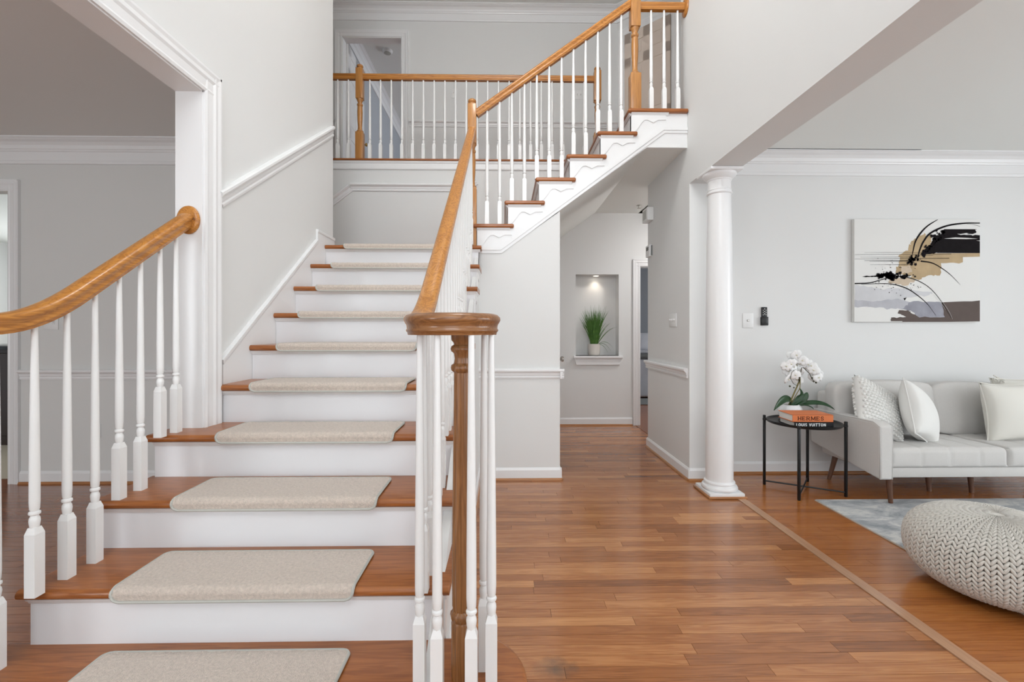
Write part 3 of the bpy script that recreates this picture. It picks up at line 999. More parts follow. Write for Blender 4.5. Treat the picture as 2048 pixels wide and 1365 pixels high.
def eased_path(x, ytop):
    pts = []
    yj = .958 + (ZV - RAILH) * RUN / R_       # where the slope meets the level
    y1, y0 = yj + .16, yj - .13
    n = 10
    for i in range(9):
        y = ytop + (y1 - ytop) * i / 8
        pts.append((x, y, rail_z(y)))
    P0, P1, P2 = Vector((x, y1, rail_z(y1))), Vector((x, yj, ZV)), Vector((x, y0, ZV))
    for i in range(1, n + 1):
        s = i / n
        pts.append(tuple(P0 * (1 - s) ** 2 + P1 * 2 * s * (1 - s) + P2 * s * s))
    return pts


def rail_low(x, y):
    ep = eased_path(x, 3.7)
    for a, c in zip(ep, ep[1:]):
        if c[1] <= y <= a[1]:
            q = (y - c[1]) / (a[1] - c[1]); return c[2] + (a[2] - c[2]) * q
    return ZV


def volute_path(sgn=1):
    pts = []
    for i in range(1, 61):
        a = PI + (2 * PI) * i / 60 * 1.0
        deg = i * 6
        r = .11 if deg < 170 else .11 - (.11 - .043) * min(1, (deg - 170) / 175)
        x, y = VC.x + r * math.cos(a), VC.y + r * math.sin(a)
        pts.append((x if sgn > 0 else MIR - x, y, ZV))
    return pts


def railing(name, label, right):
    x = RX if right else LX
    root = thing(name, label, 'railing', ((VC.x if right else MIR - VC.x), VC.y, R_))
    top = 3.712 if right else JAMB - .03
    m = MB()
    ep = eased_path(x, top)
    m.sweep(HP, ep)
    obj('handrail', m, 'oak_y', root, True, 50)
    m = MB(); m.sweep(HP, [(VC.x - .11 if right else MIR - VC.x + .11, ep[-1][1] + .002, ZV)] + volute_path(1 if right else -1))
    obj('volute', m, 'oak_dk' if right else 'oak_y', root, True, 50)
    cx = VC.x if right else MIR - VC.x
    e = MB(); e.lathe([(.0, -.030), (.034, -.030), (.036, -.02), (.038, -.014), (.036, -.010), (.040, .004), (.044, .014), (.040, .024), (.026, .031), (.0, .034)], (cx, VC.y, ZV), 24)
    obj('volute_eye', e, 'oak_dk', root)
    # turned newel below the volute
    nx = -.124 if right else MIR + .124
    h = ZV - .03 - R_
    fl = lambda a: 1 + .05 * math.cos(12 * a)
    nw = MB()
    nw.lathe([(.030, 0), (.031, .004), (.031, .165), (.028, .172), (.033, .180), (.0345, .188), (.033, .197), (.026, .204), (.0285, .212), (.0295, .30), (.028, .5), (.0235, h - .125), (.0235, h - .112), (.031, h - .106),
              (.0325, h - .098), (.031, h - .090), (.0235, h - .084), (.0215, h - .07), (.024, h - .055), (.031, h - .049), (.0335, h - .042), (.031, h - .034), (.0235, h - .029), (.0245, h - .024), (.031, h - .016), (.032, h)], (nx, VC.y + .005, R_), 48, fl)
    obj('newel_post', nw, 'oak_nz', root)
    for (bx, by) in ((-.241, 1.306), (-.182, 1.245), (-.089, 1.245), (-.036, 1.306), (-.061, 1.389), (-.205, 1.407)):
        baluster(root, bx if right else MIR - bx, by, R_, ZV - .029)
    return root


rr = railing('stair_railing', 'oak handrail with volute and white balusters on the stair side toward the hall', True)
y = 1.474
while y < 3.62:
    k = max(2, int((y - .958 + .02) / RUN))
    baluster(rr, RX, y, k * R_, rail_low(RX, y) - .034)
    y += RUN * .4
lr = railing('stair_railing', 'oak handrail ending in a round rosette at the dining opening jamb', False)
for y in (1.468, 1.575, 1.681, 1.785, 1.888, 1.994, 2.09):
    k = 2 if y < 1.74 else 3 if y < 1.95 else 4
    zt = rail_low(LX, y) - .034
    baluster(lr, LX, y, k * R_, zt)
ro = MB(); ro.lathe([(0, 0), (.052, 0), (.054, .005), (.052, .012), (.046, .017), (.040, .019), (0, .02)], (0, 0, 0), 36)
ro.xf(Matrix.Translation((LX, JAMB - .018, rail_z(JAMB - .03))) @ Matrix.Rotation(PI / 2, 4, 'X') @ Matrix.Scale(1.25, 4, (0, 1, 0)))
obj('rosette', ro, 'oak_y', lr)
b = MB(); b.lathe([(0, 0), (.006, 0), (.005, .004), (0, .005)], (0, 0, 0), 10)
b.xf(Matrix.Translation((LX + .036, JAMB - .036, rail_z(JAMB) - .02)) @ Matrix.Rotation(PI / 2, 4, 'X'))
obj('screw_plug', b, 'oak_dk', lr)

# upper flight railing
YRL = 3.75
ur = thing('stair_railing', 'oak railing climbing the upper flight between two square newel posts', 'railing', (-.262, YRL, 1.9))
newel_box(ur, -.262, YRL, 1.9, 3.13, .0375, extra=.19)
newel_box(ur, 1.083, YRL, UP, UP + 1.06, .0425)
p0, p1 = at_y(953, 229, YRL), at_y(1262, 8, YRL)
m = MB(); m.sweep(HP, [(-.23, YRL, p0.z), (1.05, YRL, p1.z)]); obj('handrail', m, 'oak_x', ur, True, 50)
sl = (p1.z - p0.z) / 1.28
ZH = 3.905
m = MB(); m.sweep(HP, [(1.12, YRL, ZH), (WR - .02, YRL, ZH)]); obj('handrail', m, 'oak_x', ur, True, 50)
ro = MB(); ro.lathe([(0, 0), (.062, 0), (.064, .006), (.06, .013), (.048, .018), (0, .019)], (0, 0, 0), 32)
ro.xf(Matrix.Translation((WR - .0005, YRL, ZH)) @ Matrix.Rotation(-PI / 2, 4, 'Y') @ Matrix.Scale(1.2, 4, (1, 0, 0)))
obj('rosette', ro, 'oak_x', ur)
for k, xs in ((11, (877, 943)), (12, (1007, 1073)), (13, (1138, 1203, 1268)), (14, (1330, 1394)), (15, (1458, 1520, 1581)), (16, (1738, 1806, 1877))):
    for cx in xs:
        x = at_y(640 + cx * .381, 300, YRL).x
        zt = p0.z + (x + .23) * sl - .037 if k < 16 else ZH - .029
        baluster(ur, x, YRL, k * R_, zt, .19)

# balcony railing
YBR = YB + .045
br = thing('balcony_railing', 'level oak railing with white balusters along the upstairs balcony edge', 'railing', (-.3, YBR, UP))
newel_box(br, at_y(720, 300, YBR).x, YBR, UP, UP + 1.03, .04)
newel_box(br, at_y(1194.5, 300, YBR).x, YBR, UP, UP + 1.03, .04)
ZB = 3.935
na, nb = at_y(720, 300, YBR).x, at_y(1194.5, 300, YBR).x
for xa, xb in ((-3.19, na - .036), (na + .036, nb - .036)):
    m = MB(); m.sweep(HP, [(xa, YBR, ZB), (xb, YBR, ZB)]); obj('handrail', m, 'oak_x', br, True, 50)
cx = 93 - 56.25 * 9
while cx < 1440:
    x = at_y(640 + cx * .381, 300, YBR).x
    if abs(x - na) > .06 and x > -3.1:
        baluster(br, x, YBR, UP, ZB - .029, .18)
    cx += 56.25

# ------------------------------------------------------------------ stair tread mats
ords = ['lowest', 'second', 'third', 'fourth', 'fifth', 'sixth', 'seventh', 'eighth', 'ninth']


def mat_mesh(x0, x1, yn, z, depth):
    """carpet mat bent over the nosing, rounded corners; returns pile and edge path"""
    r = .024
    prof = [(yn - .007, z - .032 + .004 * i) for i in range(5)]
    for i in range(7):
        a = PI / 2 * i / 6
        prof.append((yn - .008 + r * (1 - math.cos(a)), z + .011 - r + r * math.sin(a)))
    n = 16
    ylast = prof[-1][0]
    for i in list(range(1, n - 1)) + [n - 1.6 + .2 * q for q in range(9)]:
        prof.append((ylast + (yn + depth - ylast) * i / n, z + .011))
    # arc length
    s = [0]
    for i in range(1, len(prof)):
        s.append(s[-1] + math.hypot(prof[i][0] - prof[i - 1][0], prof[i][1] - prof[i - 1][1]))
    Lt = s[-1]; cr = .026
    nu = 40; rows = []
    for i, (yy, zz) in enumerate(prof):
        ins = 0
        if s[i] < cr:
            ins = cr - math.sqrt(max(0, cr * cr - (cr - s[i]) ** 2))
        elif Lt - s[i] < cr:
            q = Lt - s[i]; ins = cr - math.sqrt(max(0, cr * cr - (cr - q) ** 2))
        rows.append([(x0 + ins + (x1 - x0 - 2 * ins) * j / nu, yy, zz) for j in range(nu + 1)])
    m = MB(); vs = []; nr = len(rows)
    for i, row in enumerate(rows):
        for p in row:
            vs.append((p[0], p[1], p[2] + random.uniform(-.0012, .0012) * (i > 0)))
    for i, row in enumerate(rows):      # underside
        yy0, zz0 = prof[max(i - 1, 0)]; yy1, zz1 = prof[min(i + 1, nr - 1)]
        tl = math.hypot(yy1 - yy0, zz1 - zz0)
        ny, nz = (zz1 - zz0) / tl, -(yy1 - yy0) / tl
        for p in row:
            vs.append((p[0], p[1] + ny * .0085, p[2] + nz * .0085))
    w = nu + 1; N = nr * w; fs = []
    for i in range(nr - 1):
        for j in range(nu):
            fs.append((i * w + j, i * w + j + 1, (i + 1) * w + j + 1, (i + 1) * w + j))
            fs.append((N + i * w + j, N + (i + 1) * w + j, N + (i + 1) * w + j + 1, N + i * w + j + 1))
        for j in (0, nu):
            fs.append((i * w + j, (i + 1) * w + j, N + (i + 1) * w + j, N + i * w + j))
    for i in (0, nr - 1):
        for j in range(nu):
            fs.append((i * w + j, i * w + j + 1, N + i * w + j + 1, N + i * w + j))
    m.add(vs, fs)
    edge = [rows[0][j] for j in range(0, nu + 1, 4)] + [rows[i][nu] for i in range(1, nr)] + [rows[-1][j] for j in range(nu - 4, -1, -4)] + [rows[i][0] for i in range(nr - 2, 0, -1)]
    edge.append(edge[0])
    e = MB(); e.tube([(x, yy - (.001 if zz < z - .01 else 0), zz - (.003 if zz > z else 0)) for x, yy, zz in edge], .0050, 6)
    return m, e


for k in range(1, 11):
    lab = ('beige carpet tread mat on the %s step of the lower flight' % ords[k - 1]) if k < 10 else 'beige carpet mat at the front edge of the stair landing'
    o = thing('stair_tread_mat', lab, 'stair mat', (-.875, nose(k) + .1, k * R_), 'carpet mats on the stair treads')
    pm, em = mat_mesh(-1.262, -.490, nose(k), k * R_, .242)
    obj('pile', pm, 'mat', o, True, 60)
    obj('binding', em, 'bind', o)

# ------------------------------------------------------------------ column
cx, cy = 1.622, 3.40
co = thing('column', 'white round column with moulded base and capital beside the living room', 'column', (cx, cy, 0))
m = MB(); m.rbox(cx - .128, cx + .128, cy - .128, cy + .128, .0, .035, .003, 1); obj('plinth', m, 'white', co)
m = MB(); m.rbox(cx - .142, cx + .142, cy - .142, cy + .142, .0, .016, .006, 2); obj('shoe_moulding', m, 'shoe', co)
m = MB(); m.lathe([(.118, 0), (.126, .008), (.128, .018), (.122, .03), (.108, .036), (.106, .044), (.110, .052), (.108, .06), (.098, .066), (.096, .075)], (cx, cy, .035), 48); obj('base', m, 'white', co)
m = MB(); m.lathe([(.097, .10), (.097, .8), (.094, 1.4), (.088, 1.9), (.081, 2.24), (.081, 2.245)], (cx, cy, 0), 64); obj('shaft', m, 'white', co)
m = MB(); m.lathe([(.081, 2.24), (.088, 2.243), (.091, 2.249), (.088, 2.256), (.082, 2.259), (.082, 2.268), (.0855, 2.271), (.0855, 2.276), (.081, 2.28), (.081, 2.34), (.086, 2.345), (.087, 2.352), (.095, 2.358), (.112, 2.375), (.119, 2.388), (.117, 2.398)], (cx, cy, 0), 64); obj('capital', m, 'white', co)
m = MB(); m.rbox(cx - .120, cx + .120, cy - .125, cy + .125, 2.397, HEAD_R - .001, .004, 2); obj('abacus', m, 'white', co)


# ------------------------------------------------------------------ wall devices
def plate(name, label, cat, c, nrm, w, h, toggles=0, kind='toggle', group=None):
    """switch or outlet plate centred at c on a wall with outward normal nrm"""
    n = Vector(nrm); side = n.cross(Z) * -1
    fr = Matrix((( *side, 0), (*n, 0), (0, 0, 1, 0), (0, 0, 0, 1))).transposed()
    T = Matrix.Translation(c) @ fr
    r = thing(name, label, cat, c, group)
    m = MB(); m.rbox(-w / 2, w / 2, 0, .006, -h / 2, h / 2, .002, 2, T); obj('plate', m, 'wplast', r)
    for i in range(max(1, toggles)):
        u = (i - (toggles - 1) / 2) * .046 if toggles else 0
        m = MB()
        if kind == 'toggle':
            m.rbox(u - .005, u + .005, .004, .022, -.002, .012, .002, 1, T)
            obj('toggle', m, 'wplast', r)
            m = MB(); m.rbox(u - .009, u + .009, .005, .008, -.016, .016, .0008, 1, T); obj('bezel', m, 'wplast', r)
        elif kind == 'jack':
            m.rbox(u - .009, u + .009, .004, .013, -.009, .009, .002, 1, T); obj('jack', m, 'chrome', r)
        else:
            for zz in (.019, -.019):
                m = MB(); m.rbox(u - .016, u + .016, .004, .0085, zz - .013, zz + .013, .003, 2, T); so = obj('socket', m, 'wplast', r)
                m = MB(); m.rbox(u - .007, u - .005, .006, .0089, zz - .005, zz + .005, .0003, 1, T); m.rbox(u + .005, u + .007, .006, .0089, zz - .005, zz + .005, .0003, 1, T)
                obj('slot', m, 'blackp', so)
    return r


c = at_x(1346.5, 641, WR); plate('light_switch', 'white three toggle switch plate on the grey hall wall', 'light switch', c, (-1, 0, 0), .165, .118, 3)
c = at_y(1495.5, 641.5, YLV); plate('wall_plate', 'white wall plate with centre jack between the column and black remote', 'wall plate', c, (0, -1, 0), .092, .126, 0, 'jack')
c = at_y(103, 645, YDN); plate('light_switch', 'white switch plate on the dining wall behind the handrail', 'light switch', c, (0, -1, 0), .115, .118, 2)
c = at_y(193, 862, YDN); plate('outlet', 'white outlet low on the dining wall behind the stair balusters', 'outlet', c, (0, -1, 0), .07, .115, 0, 'outlet')
c = at_y(908, 187, YU); plate('light_switch', 'narrow white switch plate on the upper hallway wall above the balcony rail', 'light switch', c, (0, -1, 0), .075, .118, 1)
c = at_y(1158, 190, YU); plate('light_switch', 'wide two toggle switch plate on the upper wall beside the balcony newel', 'light switch', c, (0, -1, 0), .118, .118, 2)
c = at_y(1061, 314, YU); plate('outlet', 'white outlet low on the upper hallway wall behind the balusters', 'outlet', (c.x, YU, UP + .3), (0, -1, 0), .07, .115, 0, 'outlet')

# remote in its wall holder
c = at_y(1527, 633, YLV)
r = thing('remote_control', 'black remote control in a wall holder left of the abstract painting', 'remote', (c.x, YLV, c.z - .07))
m = MB(); m.rbox(c.x - .024, c.x + .024, YLV - .017, YLV - .005, c.z - .05, c.z + .078, .004, 2); obj('body', m, 'blackp', r)
m = MB(); m.rbox(c.x - .029, c.x + .029, YLV - .026, YLV, c.z - .078, c.z - .005, .004, 2); obj('holder', m, 'black', r)
for i, (u, w) in enumerate([(0, .062), (-.012, .05), (.012, .05), (0, .04), (-.012, .032), (.012, .032), (0, .02), (-.012, .012), (.012, .012)]):
    m = MB(); m.lathe([(0, 0), (.0042, 0), (.0038, .002), (0, .0022)], (0, 0, 0), 10)
    m.xf(Matrix.Translation((c.x + u, YLV - .0168, c.z + w)) @ Matrix.Rotation(PI / 2, 4, 'X')); obj('button', m, 'wplast' if i % 3 == 0 else 'bind', r)

# door chime and thermostat near the far corner of the hall wall
def wall_box(name, label, cat, px, py, w, h, dp, ww):
    c = at_x(px, py, WR)
    r = thing(name, label, cat, (WR, c.y, c.z))
    m = MB(); m.rbox(WR - dp, WR, c.y - w / 2, c.y + w / 2, c.z - h / 2, c.z + h / 2, .006, 2); obj('housing', m, 'wplast', r)
    return r, c


r, c = wall_box('door_chime', 'white door chime box high on the hall wall corner', 'door chime', 1302, 431, .17, .135, .065, 0)
for i in range(4):
    m = MB(); m.box(WR - .067, WR - .0645, c.y - .05 + i * .028, c.y - .035 + i * .028, c.z - .045, c.z + .045); obj('grille_slot', m, 'bind', r, False)
r, c = wall_box('thermostat', 'small white thermostat below the door chime on the hall wall', 'thermostat', 1300.5, 503, .12, .12, .03, 0)
m = MB(); m.box(WR - .0315, WR - .0295, c.y - .035, c.y + .035, c.z + .005, c.z + .04); obj('screen', m, 'bedg', r, False)
m = MB(); m.box(WR - .012, WR, c.y - .072, c.y - .058, c.z - .05, c.z + .05); obj('side_cover', m, 'bedg', r, False)

# sprinkler head, smoke detector
c = at_z(1278, 411, CEIL)
r = thing('sprinkler_head', 'small metal sprinkler head on the hall ceiling by the chime', 'sprinkler', (c.x, c.y, CEIL - .05))
m = MB(); m.lathe([(.03, 0), (.03, -.006), (.012, -.009), (.008, -.03), (.004, -.034)], (c.x, c.y, CEIL), 16); obj('body', m, 'chrome', r)
m = MB(); m.lathe([(0, -.034), (.022, -.036), (.022, -.039), (0, -.041)], (c.x, c.y, CEIL), 12); obj('deflector', m, 'chrome', r)
c = at_z(775, 101, TOP)
r = thing('smoke_detector', 'round white smoke detector on the ceiling of the upper room', 'smoke detector', (c.x, c.y, TOP - .05))
m = MB(); m.lathe([(.075, 0), (.075, -.02), (.065, -.035), (.04, -.045), (0, -.047)], (c.x, c.y, TOP), 24); obj('housing', m, 'wplast', r)
m = MB(); m.lathe([(.05, -.04), (.052, -.044), (.03, -.049), (0, -.05)], (c.x, c.y, TOP), 24); obj('grille', m, 'bind', r)

# ------------------------------------------------------------------ niche lamp and grass plant
nx, ny = at_y(1192, 551, YN + .085).x, YN + .085
r = thing('recessed_light', 'small lit puck light in the top of the wall niche', 'light', (nx, ny, NZ1 - .012))
m = MB(); m.lathe([(.046, 0), (.046, -.010), (.036, -.012), (.036, -.004)], (nx, ny, NZ1), 28); obj('trim_ring', m, 'wplast', r)
m = MB(); m.lathe([(0, -.007), (.036, -.008), (.036, -.010), (0, -.0115)], (nx, ny, NZ1), 28); obj('lens', m, 'lamp', r)
l = bpy.data.lights.new('niche_spot', 'SPOT'); l.energy = 2.0; l.color = (1, .86, .70); l.spot_size = math.radians(105); l.spot_blend = .8; l.shadow_soft_size = .03
lo = bpy.data.objects.new('niche_spot', l); COL.objects.link(lo); lo.location = (nx, ny + .005, NZ1 - .02)
lo.rotation_euler = (math.radians(8), 0, 0)

px_ = at_y(1188, 700, YN + .08).x
pl = thing('potted_grass', 'potted green ornamental grass in a pale pot inside the wall niche', 'plant', (px_, YN + .08, NZ0))
m = MB(); m.lathe([(.0, 0), (.058, 0), (.070, .006), (.077, .03), (.078, .08), (.078, .150), (.074, .152), (.070, .148), (.068, .13), (0, .13)], (px_, YN + .075, NZ0), 32); obj('pot', m, 'pot_m', pl)
m = MB(); m.lathe([(0, .125), (.069, .125), (.069, .133), (0, .136)], (px_, YN + .075, NZ0), 20); obj('soil', m, 'gap', pl)
g = MB(); rnd = random.Random(4)


def blade(g, base, tip, bend, w):
    base, tip = Vector(base), Vector(tip)
    mid = (base + tip) / 2 + bend
    n = 6; vs = []
    d = (tip - base); sd = d.cross(Vector((rnd.uniform(-.3, .3), 1, 0))).normalized()
    for i in range(n + 1):
        s = i / n
        p = base * (1 - s) ** 2 + mid * 2 * s * (1 - s) + tip * s * s
        ww = w * (1 - s ** 2) + .0004
        vs += [p - sd * ww, p + Vector((0, -ww * .5, 0)), p + sd * ww]
    fs = []
    for i in range(n):
        a = i * 3
        fs += [(a, a + 1, a + 4, a + 3), (a + 1, a + 2, a + 5, a + 4)]
    g.add(vs, fs)


for i in range(230):
    a = rnd.uniform(0, 2 * PI); rr_ = .045 * math.sqrt(rnd.random())
    bx, by = px_ + rr_ * math.cos(a), YN + .075 + rr_ * math.sin(a) * .8
    h = rnd.uniform(.26, .47) * (1 if rnd.random() < .8 else 1.15)
    tx = bx + (rr_ * math.cos(a)) * 2.4 + rnd.gauss(0, .035)
    ty = min(YN + .155, max(YN - .06, by + rnd.gauss(0, .02)))
    blade(g, (bx, by, NZ0 + .13), (tx, ty, NZ0 + .13 + h), Vector((-(tx - bx) * .35, 0, .03)), .0034)
for tx, tz, bd in ((-.215, .36, .06), (-.19, .30, .05), (-.14, .50, .03), (.14, .50, .03), (.10, .33, .05), (.27, .23, .10), (.23, .22, .09), (.16, -.10, .10), (.20, -.08, .12), (.22, -.03, .12), (.18, .28, .08), (-.17, .27, .06), (-.11, .16, .04)):
    blade(g, (px_ + (.03 if tx > 0 else -.03), YN + .06, NZ0 + .13), (px_ + tx, YN - .02, NZ0 + .14 + tz), Vector((0, -.02, bd)), .0028)
o = obj('grass_blades', g, 'grass', pl); o['kind'] = 'stuff'

# ------------------------------------------------------------------ painting
PX0, PX1 = at_y(1708.5, 500, 3.825).x, at_y(1960, 500, 3.825).x
PZ0, PZ1 = at_y(1830, 644.5, 3.825).z, at_y(1830, 438.5, 3.825).z
pt = thing('painting', 'abstract canvas painting in black, tan and grey above the sofa', 'painting', ((PX0 + PX1) / 2, YLV - .02, PZ0))
YC = 3.825
m = MB(); m.rbox(PX0, PX1, YC, YLV - .001, PZ0, PZ1, .002, 1); obj('canvas', m, 'canvas', pt)
pl_ct = [0]


def pc(cx, cy):
    """coordinates read off the enlarged photo to the canvas"""
    u = (cx - 233) / 1231.0
    top = 172 + u * 22
    v = (cy - top) / 1008.0
    return PX0 + max(0.002, min(.998, u)) * (PX1 - PX0), PZ1 - max(.002, min(.998, v)) * (PZ1 - PZ0)


def paint_each(name, strokes, mat):
    for st in strokes:
        paint(name, st, mat)


def paint(name, polys, mat):
    pl_ct[0] += 1
    y = YC - .0002 - .00012 * pl_ct[0]
    m = MB()
    for poly in polys:
        q = [pc(*p) for p in poly]
        m.add([(x, y, z) for x, z in q], [tuple(range(len(q)))])
    o = obj(name, m, mat, pt, smooth=False)
    return o


def rough(poly, amp, n=5, seed=1, keep=()):
    r_ = random.Random(seed); out = []
    for i, p in enumerate(poly):
        q = poly[(i + 1) % len(poly)]
        for j in range(n):
            s = j / n
            a = amp if i not in keep else 0
            out.append((p[0] + (q[0] - p[0]) * s + r_.gauss(0, a) * (j > 0), p[1] + (q[1] - p[1]) * s + r_.gauss(0, a) * (j > 0)))
    return out


def strokep(pts, w0, w1=None, n=24):
    """tapered brush line through control points (Catmull-Rom) as a ribbon polygon strip"""
    P = [Vector((x, y)) for x, y in pts]; P = [P[0] * 2 - P[1]] + P + [P[-1] * 2 - P[-2]]
    c = []
    for i in range(1, len(P) - 2):
        for j in range(n):
            s = j / n; a, b_, d, e = P[i - 1], P[i], P[i + 1], P[i + 2]
            c.append(.5 * ((2 * b_) + (d - a) * s + (2 * a - 5 * b_ + 4 * d - e) * s * s + (3 * b_ - a - 3 * d + e) * s ** 3))
    c.append(P[-2])
    quads = []; N = len(c); L = []; Rr = []
    for i, p in enumerate(c):
        t_ = (c[min(i + 1, N - 1)] - c[max(i - 1, 0)]).normalized(); nrm = Vector((-t_.y, t_.x))
        s = i / (N - 1)
        w = w0(s) if callable(w0) else w0 + ((w1 if w1 is not None else w0) - w0) * s
        L.append(p + nrm * w); Rr.append(p - nrm * w)
    for i in range(N - 1):
        quads.append([tuple(L[i]), tuple(L[i + 1]), tuple(Rr[i + 1]), tuple(Rr[i])])
    return quads


def blob(x, y, r, seed):
    r_ = random.Random(seed); n = 11
    return [(x + r * r_.uniform(.55, 1.25) * math.cos(2 * PI * i / n), y + r * r_.uniform(.55, 1.25) * math.sin(2 * PI * i / n)) for i in range(n)]


paint('wash', [rough([(233, 820), (430, 850), (700, 860), (1000, 900), (960, 930), (700, 960), (790, 1000), (640, 1060), (430, 1035), (233, 1035)], 7, 6, 1)], 'p_gry2')
paint('wash', [rough([(233, 960), (420, 985), (640, 960), (800, 990), (900, 1040), (700, 1065), (480, 1040), (233, 1030)], 5, 6, 9)], plain('mid_grey_wash', (.47, .47, .50), .7, .2, var=.22, vscale=9))
paint('wash', [rough([(680, 525), (760, 490), (790, 400), (860, 360), (930, 330), (1000, 360), (990, 440), (930, 520), (1464, 525), (1464, 560), (1295, 562), (1295, 612), (1080, 618), (1070, 740), (960, 735), (860, 780), (760, 740), (640, 720), (640, 640), (672, 620)], 8, 5, 2, keep=(7, 8, 9, 10))], 'p_tan')
paint_each('wash', [[q] for q in (rough([(590, 760), (700, 750), (850, 780), (760, 830), (640, 815), (560, 800)], 8, 5, 3), rough([(690, 640), (780, 640), (800, 700), (700, 720)], 7, 4, 4))], 'p_tan2')
paint('block', [rough([(760, 1000), (1000, 995), (1120, 1000), (1120, 1148), (870, 1148), (800, 1090), (700, 1060)], 6, 5, 5, keep=(2, 3))], 'p_gry')
paint('block', [rough([(1085, 1002), (1464, 990), (1464, 1195), (695, 1195), (695, 1180), (585, 1178), (592, 1142), (740, 1140), (660, 1105), (670, 1070), (760, 1075), (800, 1110), (870, 1148), (1118, 1148)], 4, 5, 6, keep=(1, 2, 3, 4))], 'p_brn')
paint('block', [rough([(1110, 285), (1425, 290), (1425, 325), (1240, 335), (1464, 350), (1464, 525), (1050, 518), (940, 525), (905, 555), (880, 520), (930, 470), (960, 440), (1000, 400), (990, 345), (1080, 335)], 6, 6, 7, keep=(0, 4, 5))], 'p_blk')
paint_each('highlight', [[q] for q in ([(1110, 378), (1220, 368), (1340, 374), (1440, 384), (1330, 386), (1200, 382)], [(1235, 333), (1330, 338), (1464, 346), (1330, 345)], [(1425, 402), (1464, 402), (1464, 408)], [(700, 1180), (700, 1186), (590, 1188), (590, 1183)])], 'canvas')
bell = lambda w: (lambda s: w * (.25 + .75 * math.sin(PI * min(1, s * 1.1 + .02)) ** .8))
paint_each('brush_line', [strokep([(1048, 190), (950, 250), (880, 320), (830, 400), (805, 500), (795, 570)], bell(8)), strokep([(1464, 231), (1300, 231), (1130, 255), (980, 320), (910, 400), (870, 490), (850, 570)], lambda s: 5 + 4 * math.sin(PI * s)),
      strokep([(880, 595), (990, 615), (1090, 670), (1180, 740), (1270, 835)], 7, .6), strokep([(233, 805), (380, 800), (500, 770), (640, 735)], 6, 3),
      strokep([(300, 812), (560, 812), (720, 850), (830, 915), (940, 1010), (1030, 1130)], bell(4.5)), strokep([(620, 735), (760, 755), (880, 800), (980, 870), (1080, 990), (1180, 1160)], 5, .8),
      strokep([(1464, 265), (1400, 245), (1330, 238)], 1.5, .5)], 'p_blk')
hl = []
for yy, xa, xb, w in ((505, 330, 900, 1.4), (523, 233, 1180, 2.0), (548, 290, 760, 1.6), (565, 233, 1160, 2.4), (582, 330, 800, 2.6), (590, 380, 780, 2.0), (622, 385, 760, 1.6), (535, 700, 1000, 1.4)):
    hl.append(strokep([(xa, yy), ((xa + xb) / 2, yy + 3), (xb, yy + 6)], w * .4, w, 6))
paint_each('brush_line', hl, 'p_blk')
sp = []
rs = random.Random(11)
for i in range(60):
    sp.append(blob(rs.gauss(560, 55), rs.gauss(735, 16), rs.uniform(5, 24), i))
for i in range(26):
    sp.append(blob(700 + rs.gauss(0, 60), rs.gauss(745, 14), rs.uniform(3, 12), i + 60))
for i in range(40):
    sp.append(blob(815 + rs.gauss(0, 28), rs.gauss(585, 20), rs.uniform(4, 16), i + 100))
for i in range(60):
    s = rs.random(); sp.append(blob(900 + s * 200 + rs.gauss(0, 20), 520 - s * 200 + rs.gauss(0, 22), rs.uniform(4, 18), i + 150))
for i in range(70):
    sp.append(blob(rs.uniform(400, 900), rs.gauss(835, 30) if rs.random() < .6 else rs.gauss(640, 40), rs.uniform(1.5, 5), i + 250))
for i in range(16):
    x = rs.uniform(320, 480); sp.append([(x - 30, 738), (x, 738 - rs.uniform(2, 8)), (x + 40, 738), (x, 738 + rs.uniform(2, 7))])
paint('splatter', sp, 'p_blk')['kind'] = 'stuff'
paint_each('brush_line', [strokep([(980, 860), (1080, 980), (1160, 1100), (1190, 1170)], 1.2, .7), strokep([(990, 910), (1090, 1030), (1120, 1075)], 1.0, .6)], plain('pale_scratch', (.62, .62, .62), .7))

# ------------------------------------------------------------------ side table, books, orchid
tc_ = Vector((2.287, 3.435, 0))
tb = thing('side_table', 'round black metal tray side table left of the sofa', 'side table', tc_)
TZ = .515
m = MB(); m.lathe([(0, TZ - .004), (.238, TZ - .004), (.246, TZ), (.251, TZ + .016), (.249, TZ + .018), (.246, TZ + .016), (.240, TZ + .005), (.236, TZ + .003), (0, TZ + .003)], tuple(tc_), 64); obj('tray', m, 'black', tb)
legs = [(2.084, 3.558), (2.123, 3.237), (2.456, 3.64), (2.484, 3.314)]
feet = []
for (lx, ly) in legs:
    d = Vector((lx - tc_.x, ly - tc_.y, 0)).normalized() * .262 + tc_
    feet.append(d)
    m = MB(); m.rbox(d.x - .0085, d.x + .0085, d.y - .0085, d.y + .0085, 0, .553 if (lx, ly) in (legs[0], legs[3]) else TZ - .003, .0025, 2); obj('leg', m, 'black', tb)
    m = MB(); m.rbox(-.02, .012, -.012, .012, TZ - .002, TZ + .014, .002, 1, Matrix.Translation((d.x, d.y, 0)) @ Matrix.Rotation(math.atan2(d.y - tc_.y, d.x - tc_.x), 4, 'Z')); obj('tray_clip', m, 'black', tb)
for a, c in ((0, 3), (1, 2)):
    m = MB(); m.tube([feet[a] + Z * .032, feet[c] + Z * .032], .006, 8); obj('crossbar', m, 'black', tb)


